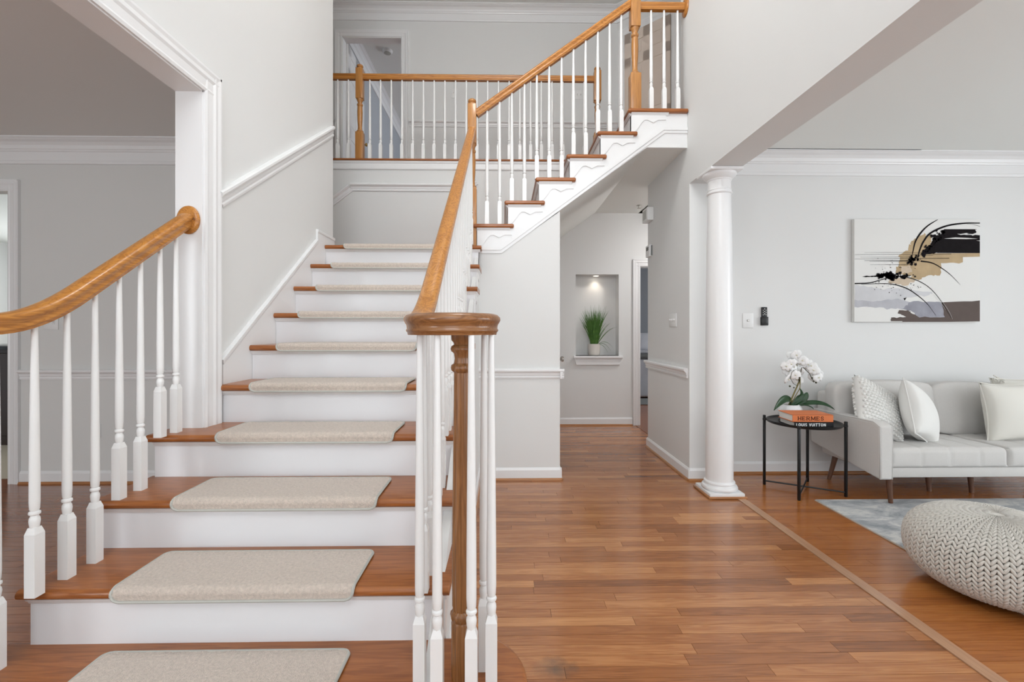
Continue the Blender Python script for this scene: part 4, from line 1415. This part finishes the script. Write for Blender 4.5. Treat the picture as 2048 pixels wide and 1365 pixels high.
# simple slab-serif stroke lettering on a plane (x right, z up), unit height
def letters_mesh(text, x0, z0, h, w, gap, y, serif):
    m = MB(); t_ = h * (.19 if serif else .2); x = x0

    def bar(xa, za, xb, zb, th):
        a, b_ = Vector((xa, za)), Vector((xb, zb)); d = (b_ - a).normalized(); n = Vector((-d.y, d.x)) * th / 2
        q = [a + n, b_ + n, b_ - n, a - n]
        m.add([(p.x, y, p.y) for p in q] + [(p.x, y + .001, p.y) for p in q], [(0, 1, 2, 3), (0, 1, 5, 4), (1, 2, 6, 5), (2, 3, 7, 6), (3, 0, 4, 7)])

    def arcs(cx, cz, rx, rz, a0, a1, th, n=10):
        pp = [(cx + rx * math.cos(a0 + (a1 - a0) * i / n), cz + rz * math.sin(a0 + (a1 - a0) * i / n)) for i in range(n + 1)]
        for i in range(n):
            bar(*pp[i], *pp[i + 1], th)

    def ser(cx, cz):
        if serif:
            bar(cx - t_ * .95, cz, cx + t_ * .95, cz, t_ * .62)
    for ch in text:
        ww = w * {'M': 1.3, 'I': .35, 'S': .9, 'O': 1.1, ' ': .5, 'L': .8, 'W': 1.3, 'E': .9, 'N': 1.05}.get(ch, 1.0)
        l_, r_, bt, tp = x + t_ / 2, x + ww - t_ / 2, z0 + t_ * .31, z0 + h - t_ * .31
        mid = (bt + tp) / 2
        if ch == 'H':
            bar(l_, z0, l_, z0 + h, t_); bar(r_, z0, r_, z0 + h, t_); bar(l_, mid, r_, mid, t_ * .8)
            for c in ((l_, bt), (l_, tp), (r_, bt), (r_, tp)): ser(*c)
        elif ch == 'E':
            bar(l_, z0, l_, z0 + h, t_)
            for zz, e in ((bt, r_), (mid, x + ww * .75), (tp, r_)): bar(l_ - t_ * .9 * serif, zz, e, zz, t_ * .75)
            if serif:
                bar(r_, bt, r_, bt + h * .25, t_ * .5); bar(r_, tp, r_, tp - h * .25, t_ * .5)
        elif ch == 'R':
            bar(l_, z0, l_, z0 + h, t_); bar(l_ - t_ * .9 * serif, tp, x + ww * .6, tp, t_ * .75); bar(l_, mid, x + ww * .6, mid, t_ * .75)
            arcs(x + ww * .6, (mid + tp) / 2, ww * .4 - t_ / 2, (tp - mid) / 2, -PI / 2, PI / 2, t_ * .9)
            bar(x + ww * .5, mid, r_, z0, t_ * .9); ser(l_, bt); ser(r_, bt)
        elif ch == 'M':
            bar(l_, z0, l_, z0 + h, t_ * .8); bar(r_, z0, r_, z0 + h, t_); bar(l_, z0 + h, x + ww / 2, z0 + h * .15, t_); bar(r_, z0 + h, x + ww / 2, z0 + h * .15, t_)
            ser(l_, bt); ser(r_, bt); ser(l_, tp); ser(r_, tp)
        elif ch == 'S':
            cxm = x + ww / 2; rx = ww / 2 - t_ / 2; rz = (tp - mid) / 2
            arcs(cxm, (mid + tp) / 2, rx, rz, PI * .1, PI * 1.5, t_ * .85); arcs(cxm, (mid + bt) / 2, rx, rz, PI / 2, -PI * .9, t_ * .85)
            if serif:
                bar(r_, tp, r_, tp - h * .25, t_ * .5); bar(l_, bt, l_, bt + h * .25, t_ * .5)
        elif ch == 'L':
            bar(l_, z0, l_, z0 + h, t_); bar(l_, bt, x + ww, bt, t_)
        elif ch == 'O':
            arcs(x + ww / 2, mid, ww / 2 - t_ / 2, (tp - bt) / 2, 0, 2 * PI, t_, 18)
        elif ch == 'U':
            bar(l_, z0 + h, l_, z0 + h * .35, t_); bar(r_, z0 + h, r_, z0 + h * .35, t_); arcs(x + ww / 2, z0 + h * .4, ww / 2 - t_ / 2, h * .4 - t_ * .3, PI, 2 * PI, t_)
        elif ch == 'I':
            bar(x + ww / 2, z0, x + ww / 2, z0 + h, t_)
        elif ch == 'V':
            bar(l_, z0 + h, x + ww / 2, z0, t_); bar(r_, z0 + h, x + ww / 2, z0, t_)
        elif ch == 'T':
            bar(x + ww / 2, z0, x + ww / 2, z0 + h, t_); bar(x, tp, x + ww, tp, t_)
        elif ch == 'N':
            bar(l_, z0, l_, z0 + h, t_); bar(r_, z0, r_, z0 + h, t_); bar(l_, z0 + h, r_, z0, t_)
        x += ww + gap
    return m, x - gap - x0


def book(name, label, x0, x1, y0, y1, z0, z1, cover, rot, ink, text, th, tw, tgap, tx, serif, tz=None):
    c = Vector(((x0 + x1) / 2, (y0 + y1) / 2, 0))
    T = Matrix.Translation(c) @ Matrix.Rotation(rot, 4, 'Z') @ Matrix.Translation(-c)
    r = thing(name, label, 'book', (c.x, c.y, z0), 'books stacked on the side table')
    m = MB(); t_ = .004
    m.rbox(x0, x1, y0, y1, z0, z0 + t_, .001, 1); m.rbox(x0, x1, y0, y1, z1 - t_, z1, .001, 1); m.rbox(x0, x1, y0, y0 + t_, z0, z1, .001, 1)
    obj('cover', m.xf(T), cover, r)
    m = MB(); m.rbox(x0 + .006, x1 - .006, y0 + t_, y1 - .006, z0 + t_, z1 - t_, .001, 1); obj('pages', m.xf(T), 'pages', r)
    m, wd = letters_mesh(text, 0, 0, th, tw, tgap, y0 - .0008, serif)
    zt = tz if tz is not None else (z0 + z1) / 2 - th / 2
    m.xf(Matrix.Translation((tx, 0, zt)))
    obj('title', m.xf(T), ink, r, smooth=False)
    return r


bz = TZ + .003
book('book', 'black book with white lettering under the orange book', 2.115, 2.395, 3.262, 3.465, bz, bz + .037, 'bookblk', math.radians(-3), 'inkw', 'LOUIS VUITTON', .021, .0152, .0034, 2.128, 0)
bz2 = bz + .0375
book('book', 'thick orange book with brown slab lettering on top of the stack', 2.105, 2.395, 3.267, 3.46, bz2, bz2 + .053, 'orange', math.radians(-3), 'ink', 'HERMES', .028, .0245, .0075, 2.142, 1)

# orchid
oc = Vector((2.277, 3.583, TZ + .003))
orc = thing('orchid', 'white orchid with dark leaves in a ribbed white pot on the side table', 'plant', oc)
rib = lambda a: 1 + .03 * abs(math.cos(9 * a))
m = MB(); m.lathe([(0, 0), (.05, 0), (.066, .01), (.082, .035), (.086, .06), (.080, .09), (.066, .112), (.058, .116), (.054, .112), (.05, .10), (0, .10)], tuple(oc), 72, rib); obj('pot', m, 'pot', orc)
m = MB(); m.lathe([(0, .098), (.053, .1), (.052, .106), (0, .11)], tuple(oc), 20); obj('moss', m, 'bud', orc)
base = oc + Vector((0, 0, .105))


def leaf(pts, w, name='leaf', mat='leaf'):
    P = [Vector(p) for p in pts]; n = 14; vs = []
    def bez(s):
        return P[0] * (1 - s) ** 3 + P[1] * 3 * s * (1 - s) ** 2 + P[2] * 3 * s * s * (1 - s) + P[3] * s ** 3
    for i in range(n + 1):
        s = i / n; p = bez(s); t_ = (bez(min(1, s + .02)) - bez(max(0, s - .02))).normalized()
        sd = t_.cross(Vector((.15, -.75, .6))).normalized(); up_ = sd.cross(t_).normalized()
        if up_.z < 0 and abs(t_.z) < .8:
            up_ = -up_
        ww = w * (math.sin(PI * (s * .9 + .1)) ** .7 if s < 1 else .02) + .001
        vs += [p - sd * ww + up_ * ww * .35, p - sd * ww * .5 + up_ * ww * .05, p - up_ * .002, p + sd * ww * .5 + up_ * ww * .05, p + sd * ww + up_ * ww * .35]
    fs = [(i * 5 + j, i * 5 + j + 1, i * 5 + 5 + j + 1, i * 5 + 5 + j) for i in range(n) for j in range(4)]
    m = MB(); m.add(vs, fs)
    o = obj(name, m, mat, orc)
    so = o.modifiers.new('thickness', 'SOLIDIFY'); so.thickness = .0018
    return o


def op(cx, cy, y=None):
    """point read off the enlarged photo (1500..1720, 680..900) at depth y"""
    return at_y(1500 + cx / 6.2045, 680 + cy / 6.2045, y if y else oc.y)


leaf([base, op(520, 740), op(430, 660, 3.52), op(295, 880, 3.5)], .03)
leaf([base, op(640, 720), op(650, 680), op(612, 600, 3.56)], .022)
leaf([base + Vector((.01, 0, 0)), op(670, 760), op(690, 690, 3.57), op(712, 655, 3.58)], .026)
leaf([base, op(760, 770), op(900, 760, 3.52), op(1050, 870, 3.5)], .020)
leaf([base, op(700, 800), op(740, 820, 3.5), op(790, 862, 3.47)], .010)
# stake and stems
m = MB(); m.tube([base + Vector((-.012, 0, 0)), op(610, 520), op(600, 350)], .0055, 8); obj('stake', m, 'stem', orc)
m = MB(); m.tube([base, op(620, 600, 3.54), op(622, 480), op(600, 350), op(560, 280), op(540, 210)], .003, 8); obj('stem', m, 'stem', orc)
m = MB(); m.tube([op(618, 480), op(640, 350, 3.53), op(660, 345, 3.52), op(740, 420, 3.51), op(770, 490, 3.51), op(820, 535, 3.51)], [.003, .003, .003, .0028, .0025, .002], 8); obj('stem', m, 'bud', orc)
m = MB(); m.tube([op(600, 350), op(520, 400, 3.51), op(500, 480, 3.5), op(540, 545, 3.5), op(590, 575, 3.5)], .002, 6); obj('stem', m, 'bud', orc)
for (cx, cy, r_) in ((820, 533, .0075), (788, 520, .006), (770, 475, .0075), (495, 577, .008), (545, 595, .006), (616, 470, .006)):
    m = MB(); bp_ = op(cx, cy, 3.505); m.lathe([(0, -r_), (r_ * .8, -r_ * .5), (r_, 0), (r_ * .8, r_ * .6), (0, r_)], tuple(bp_), 10); obj('bud', m, 'bud', orc)


def petal_mesh(L, w):
    vs = []; n = 6; k = 4
    for i in range(n + 1):
        s = i / n
        for j in range(-k // 2, k // 2 + 1):
            u = j / (k / 2)
            ww = w * math.sin(PI * min(1, s * .82 + .1)) ** .6
            vs.append((u * ww, -.005 * math.sin(PI * s) * (1 - u * u) + .004 * s * s, s * L))
    c = k + 1
    return vs, [(i * c + j, i * c + j + 1, (i + 1) * c + j + 1, (i + 1) * c + j) for i in range(n) for j in range(k)]


rf = random.Random(9)
blooms = [(520, 200), (575, 190), (600, 240), (560, 270), (650, 260), (690, 275), (450, 330), (480, 390), (540, 340), (590, 330), (510, 300), (620, 300), (760, 330), (790, 380), (720, 310), (830, 420), (850, 470), (470, 490), (500, 460), (560, 440), (585, 500), (550, 400), (600, 390), (800, 460)]
for (cx, cy) in blooms:
    c = op(cx, cy, oc.y + rf.uniform(-.05, .03))
    rot = Matrix.Translation(c) @ Matrix.Rotation(rf.uniform(-.6, .6), 4, 'Z') @ Matrix.Rotation(rf.uniform(-.5, .4), 4, 'X') @ Matrix.Rotation(rf.uniform(-.5, .5), 4, 'Y')
    f = MB()
    for a, L, w in ((0, .042, .019), (72 * 1, .045, .030), (-72, .045, .030), (140, .040, .017), (-140, .040, .017)):
        vs, fs = petal_mesh(L, w)
        st = len(f.v); f.add(vs, fs); f.xf(Matrix.Rotation(math.radians(a), 4, 'Y'), st)
    fo = obj('blossom', f.xf(rot), 'petal', orc, True, 80)
    so = fo.modifiers.new('thickness', 'SOLIDIFY'); so.thickness = .0008
    lp = MB(); lp.lathe([(0, -.006), (.005, -.003), (.006, .002), (.003, .006), (0, .007)], (0, -.008, 0), 8)
    obj('lip', lp.xf(rot), plain('orchid_lip', (.70, .66, .50), .6) if 'orchid_lip' not in bpy.data.materials else bpy.data.materials['orchid_lip'], fo)

# ------------------------------------------------------------------ rug
RX0 = 2.232
rg = thing('rug', 'silver grey distressed rug under the front of the sofa', 'rug', (3.8, 2.0, 0))
m = MB(); m.rbox(RX0, 5.4, -.3, 3.225, .0005, .010, .004, 2); obj('pile', m, 'rug', rg)
m = MB(); m.box(RX0 - .004, RX0 + .001, -.3, 3.225, .0005, .007); obj('binding', m, plain('tan_rug_binding', (.55, .45, .36), .8), rg, False)

# ------------------------------------------------------------------ sofa
SX0, SX1 = 2.575, 4.43
SY0, SY1 = 3.07, 3.80
sf = thing('sofa', 'light grey linen sofa with tufted seat against the living room wall', 'sofa', ((SX0 + SX1) / 2, 3.45, 0))
for xa, xb in ((SX0, SX0 + .09), (SX1 - .09, SX1)):
    m = MB()
    m.prism([(SY0, .195), (SY0, .565), (SY0 + .06, .588), (SY1 - .02, .572), (SY1 - .02, .29)], 'x', xa, xb)
    o = obj('arm', m, 'sofa', sf, True, 60)
    bv = o.modifiers.new('soft', 'BEVEL'); bv.width = .014; bv.segments = 3; bv.limit_method = 'ANGLE'
    for xe in (xa + .004, xb - .004):
        m = MB(); m.tube([(xe, SY0 + .004, .2), (xe, SY0 + .003, .56), (xe, SY0 + .06, .584), (xe, SY1 - .03, .569)], .0045, 6); obj('piping', m, 'sofa', o)
m = MB(); m.rbox(SX0 + .088, SX1 - .088, SY0 + .035, SY1 - .03, .2, .272, .01, 2); obj('base_frame', m, 'sofa', sf)
m = MB(); m.rbox(SX0 + .06, SX1 - .06, SY1 - .14, SY1, .26, .72, .03, 3, Matrix.Identity(4)); obj('back_frame', m, 'sofa', sf)


def seat_cushion(x0, x1, y0, y1, z0, z1, seams):
    """box cushion with rounded edges and stitched grooves across the top and front"""
    nx, r = 60, .035
    prof = [(y1, z0), (y1, z1)]
    for i in range(1, 10):
        prof.append((y1 + (y0 + r - y1) * i / 9, z1))
    for i in range(1, 7):
        a = PI / 2 * i / 6; prof.append((y0 + r - r * math.sin(a), z1 - r + r * math.cos(a)))
    prof += [(y0, (z0 + z1) / 2), (y0, z0 + .02), (y0 + .006, z0 + .006), (y0 + .02, z0)]
    vs = []; w = len(prof); cyc, czc = (y0 + y1) / 2, (z0 + z1) / 2
    for i in range(nx + 1):
        x = x0 + (x1 - x0) * i / nx
        e = min(x - x0, x1 - x); rr = .03
        ins = rr - math.sqrt(max(0, rr * rr - (rr - min(rr, e)) ** 2))
        g = sum(math.exp(-((x - sx) / .010) ** 2) for sx in seams) * .007
        for j, (yy, zz) in enumerate(prof):
            dy, dz = 0, 0
            gy = math.exp(-((yy - (y0 + .26)) / .012) ** 2) * .006 + math.exp(-((yy - (y0 + .5)) / .012) ** 2) * .006
            if zz > z1 - .002: dz = -g - gy - ins + .006 * math.sin(PI * (x - x0) / (x1 - x0)) 
            elif yy < y0 + r + .001 and zz > z0 + .01: dy = g + ins; dz = -ins * .3
            vs.append((x, yy + dy, zz + dz))
    fs = [(i * w + j, i * w + (j + 1) % w, (i + 1) * w + (j + 1) % w, (i + 1) * w + j) for i in range(nx) for j in range(w)]
    fs += [tuple(range(w)), tuple(range(nx * w + w - 1, nx * w - 1, -1))]
    m = MB(); m.add(vs, fs); return m


mid = 3.503
obj('seat_cushion', seat_cushion(SX0 + .092, mid - .004, SY0 + .02, SY1 - .15, .272, .405, [2.885, 3.09, 3.30]), 'sofa', sf, True, 50)
obj('seat_cushion', seat_cushion(mid + .004, SX1 - .092, SY0 + .02, SY1 - .15, .272, .405, [3.71, 3.92, 4.13]), 'sofa', sf, True, 50)


def soft_box(x0, x1, y0, y1, z0, z1, bulge, tilt, seed):
    r_ = random.Random(seed); n = 14; m = MB(); bm = bmesh.new()
    bmesh.ops.create_cube(bm, size=2); bmesh.ops.subdivide_edges(bm, edges=bm.edges[:], cuts=11, use_grid_fill=True)
    vs = []
    for v in bm.verts:
        p = v.co.copy(); q = Vector((p.x, p.y, p.z))
        s = 9.0
        nrm = (abs(q.x) ** s + abs(q.y) ** s + abs(q.z) ** s) ** (1 / s); q /= nrm
        b_ = 1 + bulge * (1 - q.x ** 2) * (1 - q.z ** 2)
        wob = .004 * math.sin(9 * q.x + seed) * math.cos(7 * q.z + seed)
        y = (y0 + y1) / 2 + q.y * (y1 - y0) / 2 * b_ + wob + tilt * (q.z + 1) * (z1 - z0) / 2
        vs.append(((x0 + x1) / 2 + q.x * (x1 - x0) / 2, y, (z0 + z1) / 2 + q.z * (z1 - z0) / 2 + .008 * math.sin(3 * q.x + seed) * (q.z > .5)))
    bm.verts.index_update(); m.add(vs, [[v.index for v in f.verts] for f in bm.faces]); bm.free()
    return m


obj('back_cushion', soft_box(2.61, 3.415, 3.50, 3.64, .40, .815, .22, .12, 1), 'sofa', sf, True, 80)
obj('back_cushion', soft_box(3.405, 4.33, 3.51, 3.65, .40, .80, .22, .12, 3), 'sofa', sf, True, 80)
for (ax, ay, bx, by) in ((2.715, 3.165, 2.715, 3.148), (2.71, 3.67, 2.668, 3.69), (3.23, 3.42, 3.23, 3.40), (3.52, 3.38, 3.52, 3.365), (4.29, 3.165, 4.29, 3.148), (4.30, 3.67, 4.34, 3.69)):
    m = MB(); z0 = .0105 if by < 3.22 else 0
    m.tube([(bx, by, z0), (ax, ay, .205)], [.014, .021], 14); obj('leg', m, 'walnut', sf)


# ------------------------------------------------------------------ pillows
def pillow_mesh(w, h, t, seed, pinch=.07, n=22):
    m = MB(); vs = []; r_ = random.Random(seed); ph = r_.uniform(0, 6)
    for sd in (1, -1):
        for i in range(n + 1):
            for j in range(n + 1):
                u, v = 2 * i / n - 1, 2 * j / n - 1
                x = w / 2 * u * (1 - pinch * (1 - v * v) * abs(u) ** 3)
                z = h / 2 * v * (1 - pinch * (1 - u * u) * abs(v) ** 3)
                th = t / 2 * (max(0, 1 - u ** 2) * max(0, 1 - v ** 2)) ** .42
                th *= 1 + .05 * math.sin(4 * u + ph) * math.cos(3 * v + ph)
                vs.append((x, -sd * th, z))
    w_ = n + 1; N = w_ * w_; fs = []
    for i in range(n):
        for j in range(n):
            a = i * w_ + j
            fs.append((a, a + 1, a + w_ + 1, a + w_)); fs.append((N + a, N + a + w_, N + a + w_ + 1, N + a + 1))
    m.add(vs, fs)
    edge = [(i, 0) for i in range(n)] + [(n, j) for j in range(n)] + [(n - i, n) for i in range(n)] + [(0, n - j) for j in range(n)] + [(0, 0)]
    ep = [vs[i * w_ + j] for i, j in edge]
    return m, ep


def weld(me):
    bm = bmesh.new(); bm.from_mesh(me); bmesh.ops.remove_doubles(bm, verts=bm.verts[:], dist=.0002); bmesh.ops.recalc_face_normals(bm, faces=bm.faces[:]); bm.to_mesh(me); bm.free()


def pillow(label, w, h, t, M4, mat, seed, bobble=False, welt=True, tassel=None, pinch=.07):
    loc = M4 @ Vector((0, 0, -h / 2))
    r = thing('throw_pillow', label, 'pillow', loc, 'pillows on the sofa')
    m, ep = pillow_mesh(w, h, t, seed, pinch)
    o = obj('cover', m.xf(M4), mat, r, True, 80); weld(o.data)
    if welt:
        e = MB(); e.tube([M4 @ Vector(p) for p in ep], .0045, 6); obj('piping', e, mat, r)
    if bobble:
        g = MB(); nb = 15
        for sd in (1, -1):
            for i in range(nb):
                for j in range(nb):
                    u, v = (2 * (i + .5 + .5 * (j % 2) * .9) / nb - 1) * .97, (2 * (j + .5) / nb - 1) * .97
                    if abs(u) > .98 or (sd < 0 and max(abs(u), abs(v)) > .945): continue
                    x = w / 2 * u * (1 - pinch * (1 - v * v) * abs(u) ** 3); z = h / 2 * v * (1 - pinch * (1 - u * u) * abs(v) ** 3)
                    th = t / 2 * (max(0, 1 - u ** 2) * max(0, 1 - v ** 2)) ** .42
                    q = .0135
                    g.lathe([(0, -q * .9), (q * .7, -q * .62), (q, 0), (q * .7, q * .62), (0, q * .9)], (x, -sd * th, z), 8)
        go = obj('bobbles', g.xf(M4), mat, r); go['kind'] = 'stuff'
    if tassel:
        for c in tassel:
            g = MB(); p = Vector(c)
            for i in range(14):
                d = Vector((random.gauss(0, .02), random.gauss(0, .012), random.gauss(0, .02)))
                g.tube([p, p + d * .6 + Vector((0, -.004, .004)), p + d], .0055, 5)
            obj('tassel', g, mat, r)
    return r


def frame_m(c, nrm, roll):
    """pillow frame: local -y is the face normal, roll about it"""
    n = Vector(nrm).normalized(); y = -n
    x = y.cross(Z).normalized(); z = x.cross(y).normalized()
    R3 = Matrix((x, y, z)).transposed().to_4x4()
    return Matrix.Translation(c) @ R3 @ Matrix.Rotation(roll, 4, 'Y')


pillow('white bobble textured pillow leaning in the sofa corner by the arm', .41, .41, .15, frame_m(Vector((2.815, 3.385, .632)), (.34, -.82, .42), math.radians(30)), 'pil_w', 1, bobble=True, welt=False)
pillow('plain white piped pillow standing on edge beside the bobble pillow', .44, .42, .19, frame_m(Vector((3.085, 3.33, .60)), (.60, -.76, .25), math.radians(24)), 'pil_w', 2)
pillow('cream pillow with a dented top on the middle of the sofa', .50, .45, .17, frame_m(Vector((3.83, 3.34, .612)), (0, -.99, .12), math.radians(-1)), 'pil_c', 3, pinch=.12)
pillow('cream tasselled pillow behind the dented cream pillow at the frame edge', .46, .44, .14, frame_m(Vector((4.09, 3.47, .635)), (-.1, -.95, .3), math.radians(0)), 'pil_c', 4, tassel=[(3.875, 3.50, .84), (4.31, 3.50, .84)])

# ------------------------------------------------------------------ knitted pouf
pc0 = Vector((2.30, 2.08, .011)); PR, PH = .335, .35
pf = thing('pouf', 'chunky cream knitted round pouf in front of the sofa', 'pouf', pc0)


def pouf_pt(s):      # s 0 (bottom pole) .. 1 (top pole): radius, height
    a = -PI / 2 + PI * s
    e = .62
    r = PR * abs(math.cos(a)) ** e
    z = PH / 2 + PH / 2 * math.copysign(abs(math.sin(a)) ** .85, math.sin(a))
    return r, z


m = MB(); m.lathe([(max(.001, pouf_pt(i / 40)[0] - .008), min(PH - .008, max(.008, pouf_pt(i / 40)[1]))) for i in range(41)], tuple(pc0), 48); obj('lining', m, 'knit_in', pf)
# arc-length table
tab = [(0, 0)]; L = 0
for i in range(1, 401):
    r0, z0 = pouf_pt((i - 1) / 400); r1, z1 = pouf_pt(i / 400); L += math.hypot(r1 - r0, z1 - z0); tab.append((L, i / 400))


def s_at(l):
    lo, hi = 0, 400
    while lo < hi:
        md = (lo + hi) // 2
        if tab[md][0] < l: lo = md + 1
        else: hi = md
    return tab[lo][1]


g = MB(); NC = 56; step = .0215
sph = []
for i, (rr_, zz) in enumerate(((0, -1), (.72, -.7), (1, 0), (.72, .7), (0, 1))):
    sph.append((rr_, zz))
nrow = int(L / step)
for i in range(1, nrow):
    l0 = i * step
    s0, s1 = s_at(l0), s_at(min(L, l0 + step))
    r0, z0 = pouf_pt(s0); r1, z1 = pouf_pt(s1)
    if r0 < .02: continue
    if z0 < .01 and r0 < PR * .6: continue
    tr, tz = (r1 - r0), (z1 - z0); tl = math.hypot(tr, tz) or 1
    tr, tz = tr / tl, tz / tl
    cw = 2 * PI * r0 / NC
    for j in range(NC):
        a = 2 * PI * (j + .5 * 0) / NC
        er = Vector((math.cos(a), math.sin(a), 0)); et = Vector((-math.sin(a), math.cos(a), 0))
        tan = er * tr + Z * tz; nrm = et.cross(tan)
        for sgn in (-1, 1):
            c = pc0 + er * r0 + Z * z0 + et * (sgn * cw * .24) 
            ax = (tan * step * 1.05 + et * sgn * cw * .36).normalized()
            bx = nrm.cross(ax).normalized()
            hl_, wd = step * .86 + cw * .05, min(.0078, cw * .235)
            vs = []
            for rr_, zz in sph:
                for q in range(5):
                    w = 2 * PI * q / 5
                    vs.append(c + ax * (zz * hl_) + (bx * math.cos(w) * wd + nrm * math.sin(w) * .0085) * rr_)
            g.add(vs, [(k * 5 + q, k * 5 + (q + 1) % 5, (k + 1) * 5 + (q + 1) % 5, (k + 1) * 5 + q) for k in range(4) for q in range(5)])
for (cr_, ch_) in ((.03, PH + .004),):
    m = MB(); m.lathe([(.034, -.012), (.034, .0), (.026, .006), (.012, .007), (0, .005)], (pc0.x, pc0.y, pc0.z + PH - .004), 20); obj('centre_knot', m, 'knit', pf)
o = obj('knit_cover', g, 'knit', pf, True, 180); o['kind'] = 'stuff'

# ------------------------------------------------------------------ bed in the bedroom, kitchen island
bd = thing('bed', 'bed with pale rumpled bedding seen through the hall doorway', 'bed', (3.3, 8.75, 0))
m = MB(); m.rbox(2.33, 4.3, 8.15, 9.5, .02, .72, .05, 3); obj('bedspread', m, 'bedw', bd)
m = MB(); m.rbox(2.30, 4.34, 8.12, 9.52, .72, .80, .035, 3); obj('blanket', m, 'bedg', bd)
m = MB(); m.rbox(2.32, 4.3, 8.2, 9.5, .80, .86, .03, 3); obj('mattress_top', m, 'bedw', bd)
for i, (x, z) in enumerate(((2.62, 1.0), (3.3, 1.0))):
    p, e = pillow_mesh(.68, .42, .22, 20 + i)
    p.xf(Matrix.Translation((x, 8.55 + .05 * i, z)) @ Matrix.Rotation(math.radians(-35), 4, 'X'))
    obj('bed_pillow', p, 'bedw', bd, True, 80)
m = MB(); m.rbox(1.9, 4.6, 7.45, 8.12, 0, .008, .003, 1)
tag(obj('rug', m, 'bedg'), 'dark grey rug on the floor in front of the bed', 'rug')

isl = thing('kitchen_island', 'dark kitchen island with black stone top beyond the dining room doorway', 'kitchen island', (-6.0, 5.4, 0))
m = MB(); m.box(-7.0, -5.15, 4.95, 5.7, 0, 1.02); obj('cabinet', m, 'cab', isl, False)
m = MB(); m.rbox(-7.05, -5.08, 4.88, 5.76, 1.02, 1.06, .008, 2); obj('countertop', m, 'granite', isl)
for i in range(3):
    m = MB(); m.rbox(-6.95 + i * .6, -6.4 + i * .6, 4.935, 4.952, .1, .98, .004, 1); obj('door', m, 'cab', isl)
m = MB(); m.box(-7.3, -5.3, 8.49, 8.53, .9, .95); m.box(-7.3, -5.3, 8.49, 8.53, 2.25, 2.3); m.box(-6.32, -6.28, 8.49, 8.53, .9, 2.3); m.box(-7.3, -7.25, 8.49, 8.53, .9, 2.3); m.box(-5.35, -5.3, 8.49, 8.53, .9, 2.3)
struct('window_5', m, 'white')

# ------------------------------------------------------------------ added foyer fill globe, unseen above the frame, to lift the side walls
CX, CY, CZ = .05, 2.2, 4.55
ch = thing('fill_globe', 'added white fill globe hanging unseen above the frame in the two storey foyer', 'fill_globe', (CX, CY, CZ - .29))
m = MB(); m.tube([(CX, CY, CZ + .28), (CX, CY, TOP)], .008, 8); obj('rod', m, 'chrome', ch)
m = MB(); m.lathe([(0, 0), (.06, 0), (.05, -.03), (0, -.035)], (CX, CY, TOP), 20); obj('canopy', m, 'chrome', ch)
m = MB(); m.lathe([(0, .29), (.12, .26), (.22, .15), (.25, 0), (.22, -.15), (.12, -.26), (0, -.29)], (CX, CY, CZ), 24)
obj('globe', m, glow('fill_globe_glow', (1, .99, .98), 26), ch)

# added fill light on the corridor ceiling, unseen round the corner, to brighten the hall
fl = thing('added_ceiling_light', 'added round fill light, unseen on the corridor ceiling behind the hall wall', 'light', (2.35, 5.0, CEIL - .09))
m = MB(); m.lathe([(.17, 0), (.175, -.02), (.16, -.03)], (2.35, 5.0, CEIL), 28); obj('pan', m, 'chrome', fl)
m = MB(); m.lathe([(.158, -.025), (.15, -.055), (.10, -.08), (0, -.09)], (2.35, 5.0, CEIL), 28); obj('diffuser', m, glow('fill_diffuser_glow', (1, .98, .97), 80), fl)
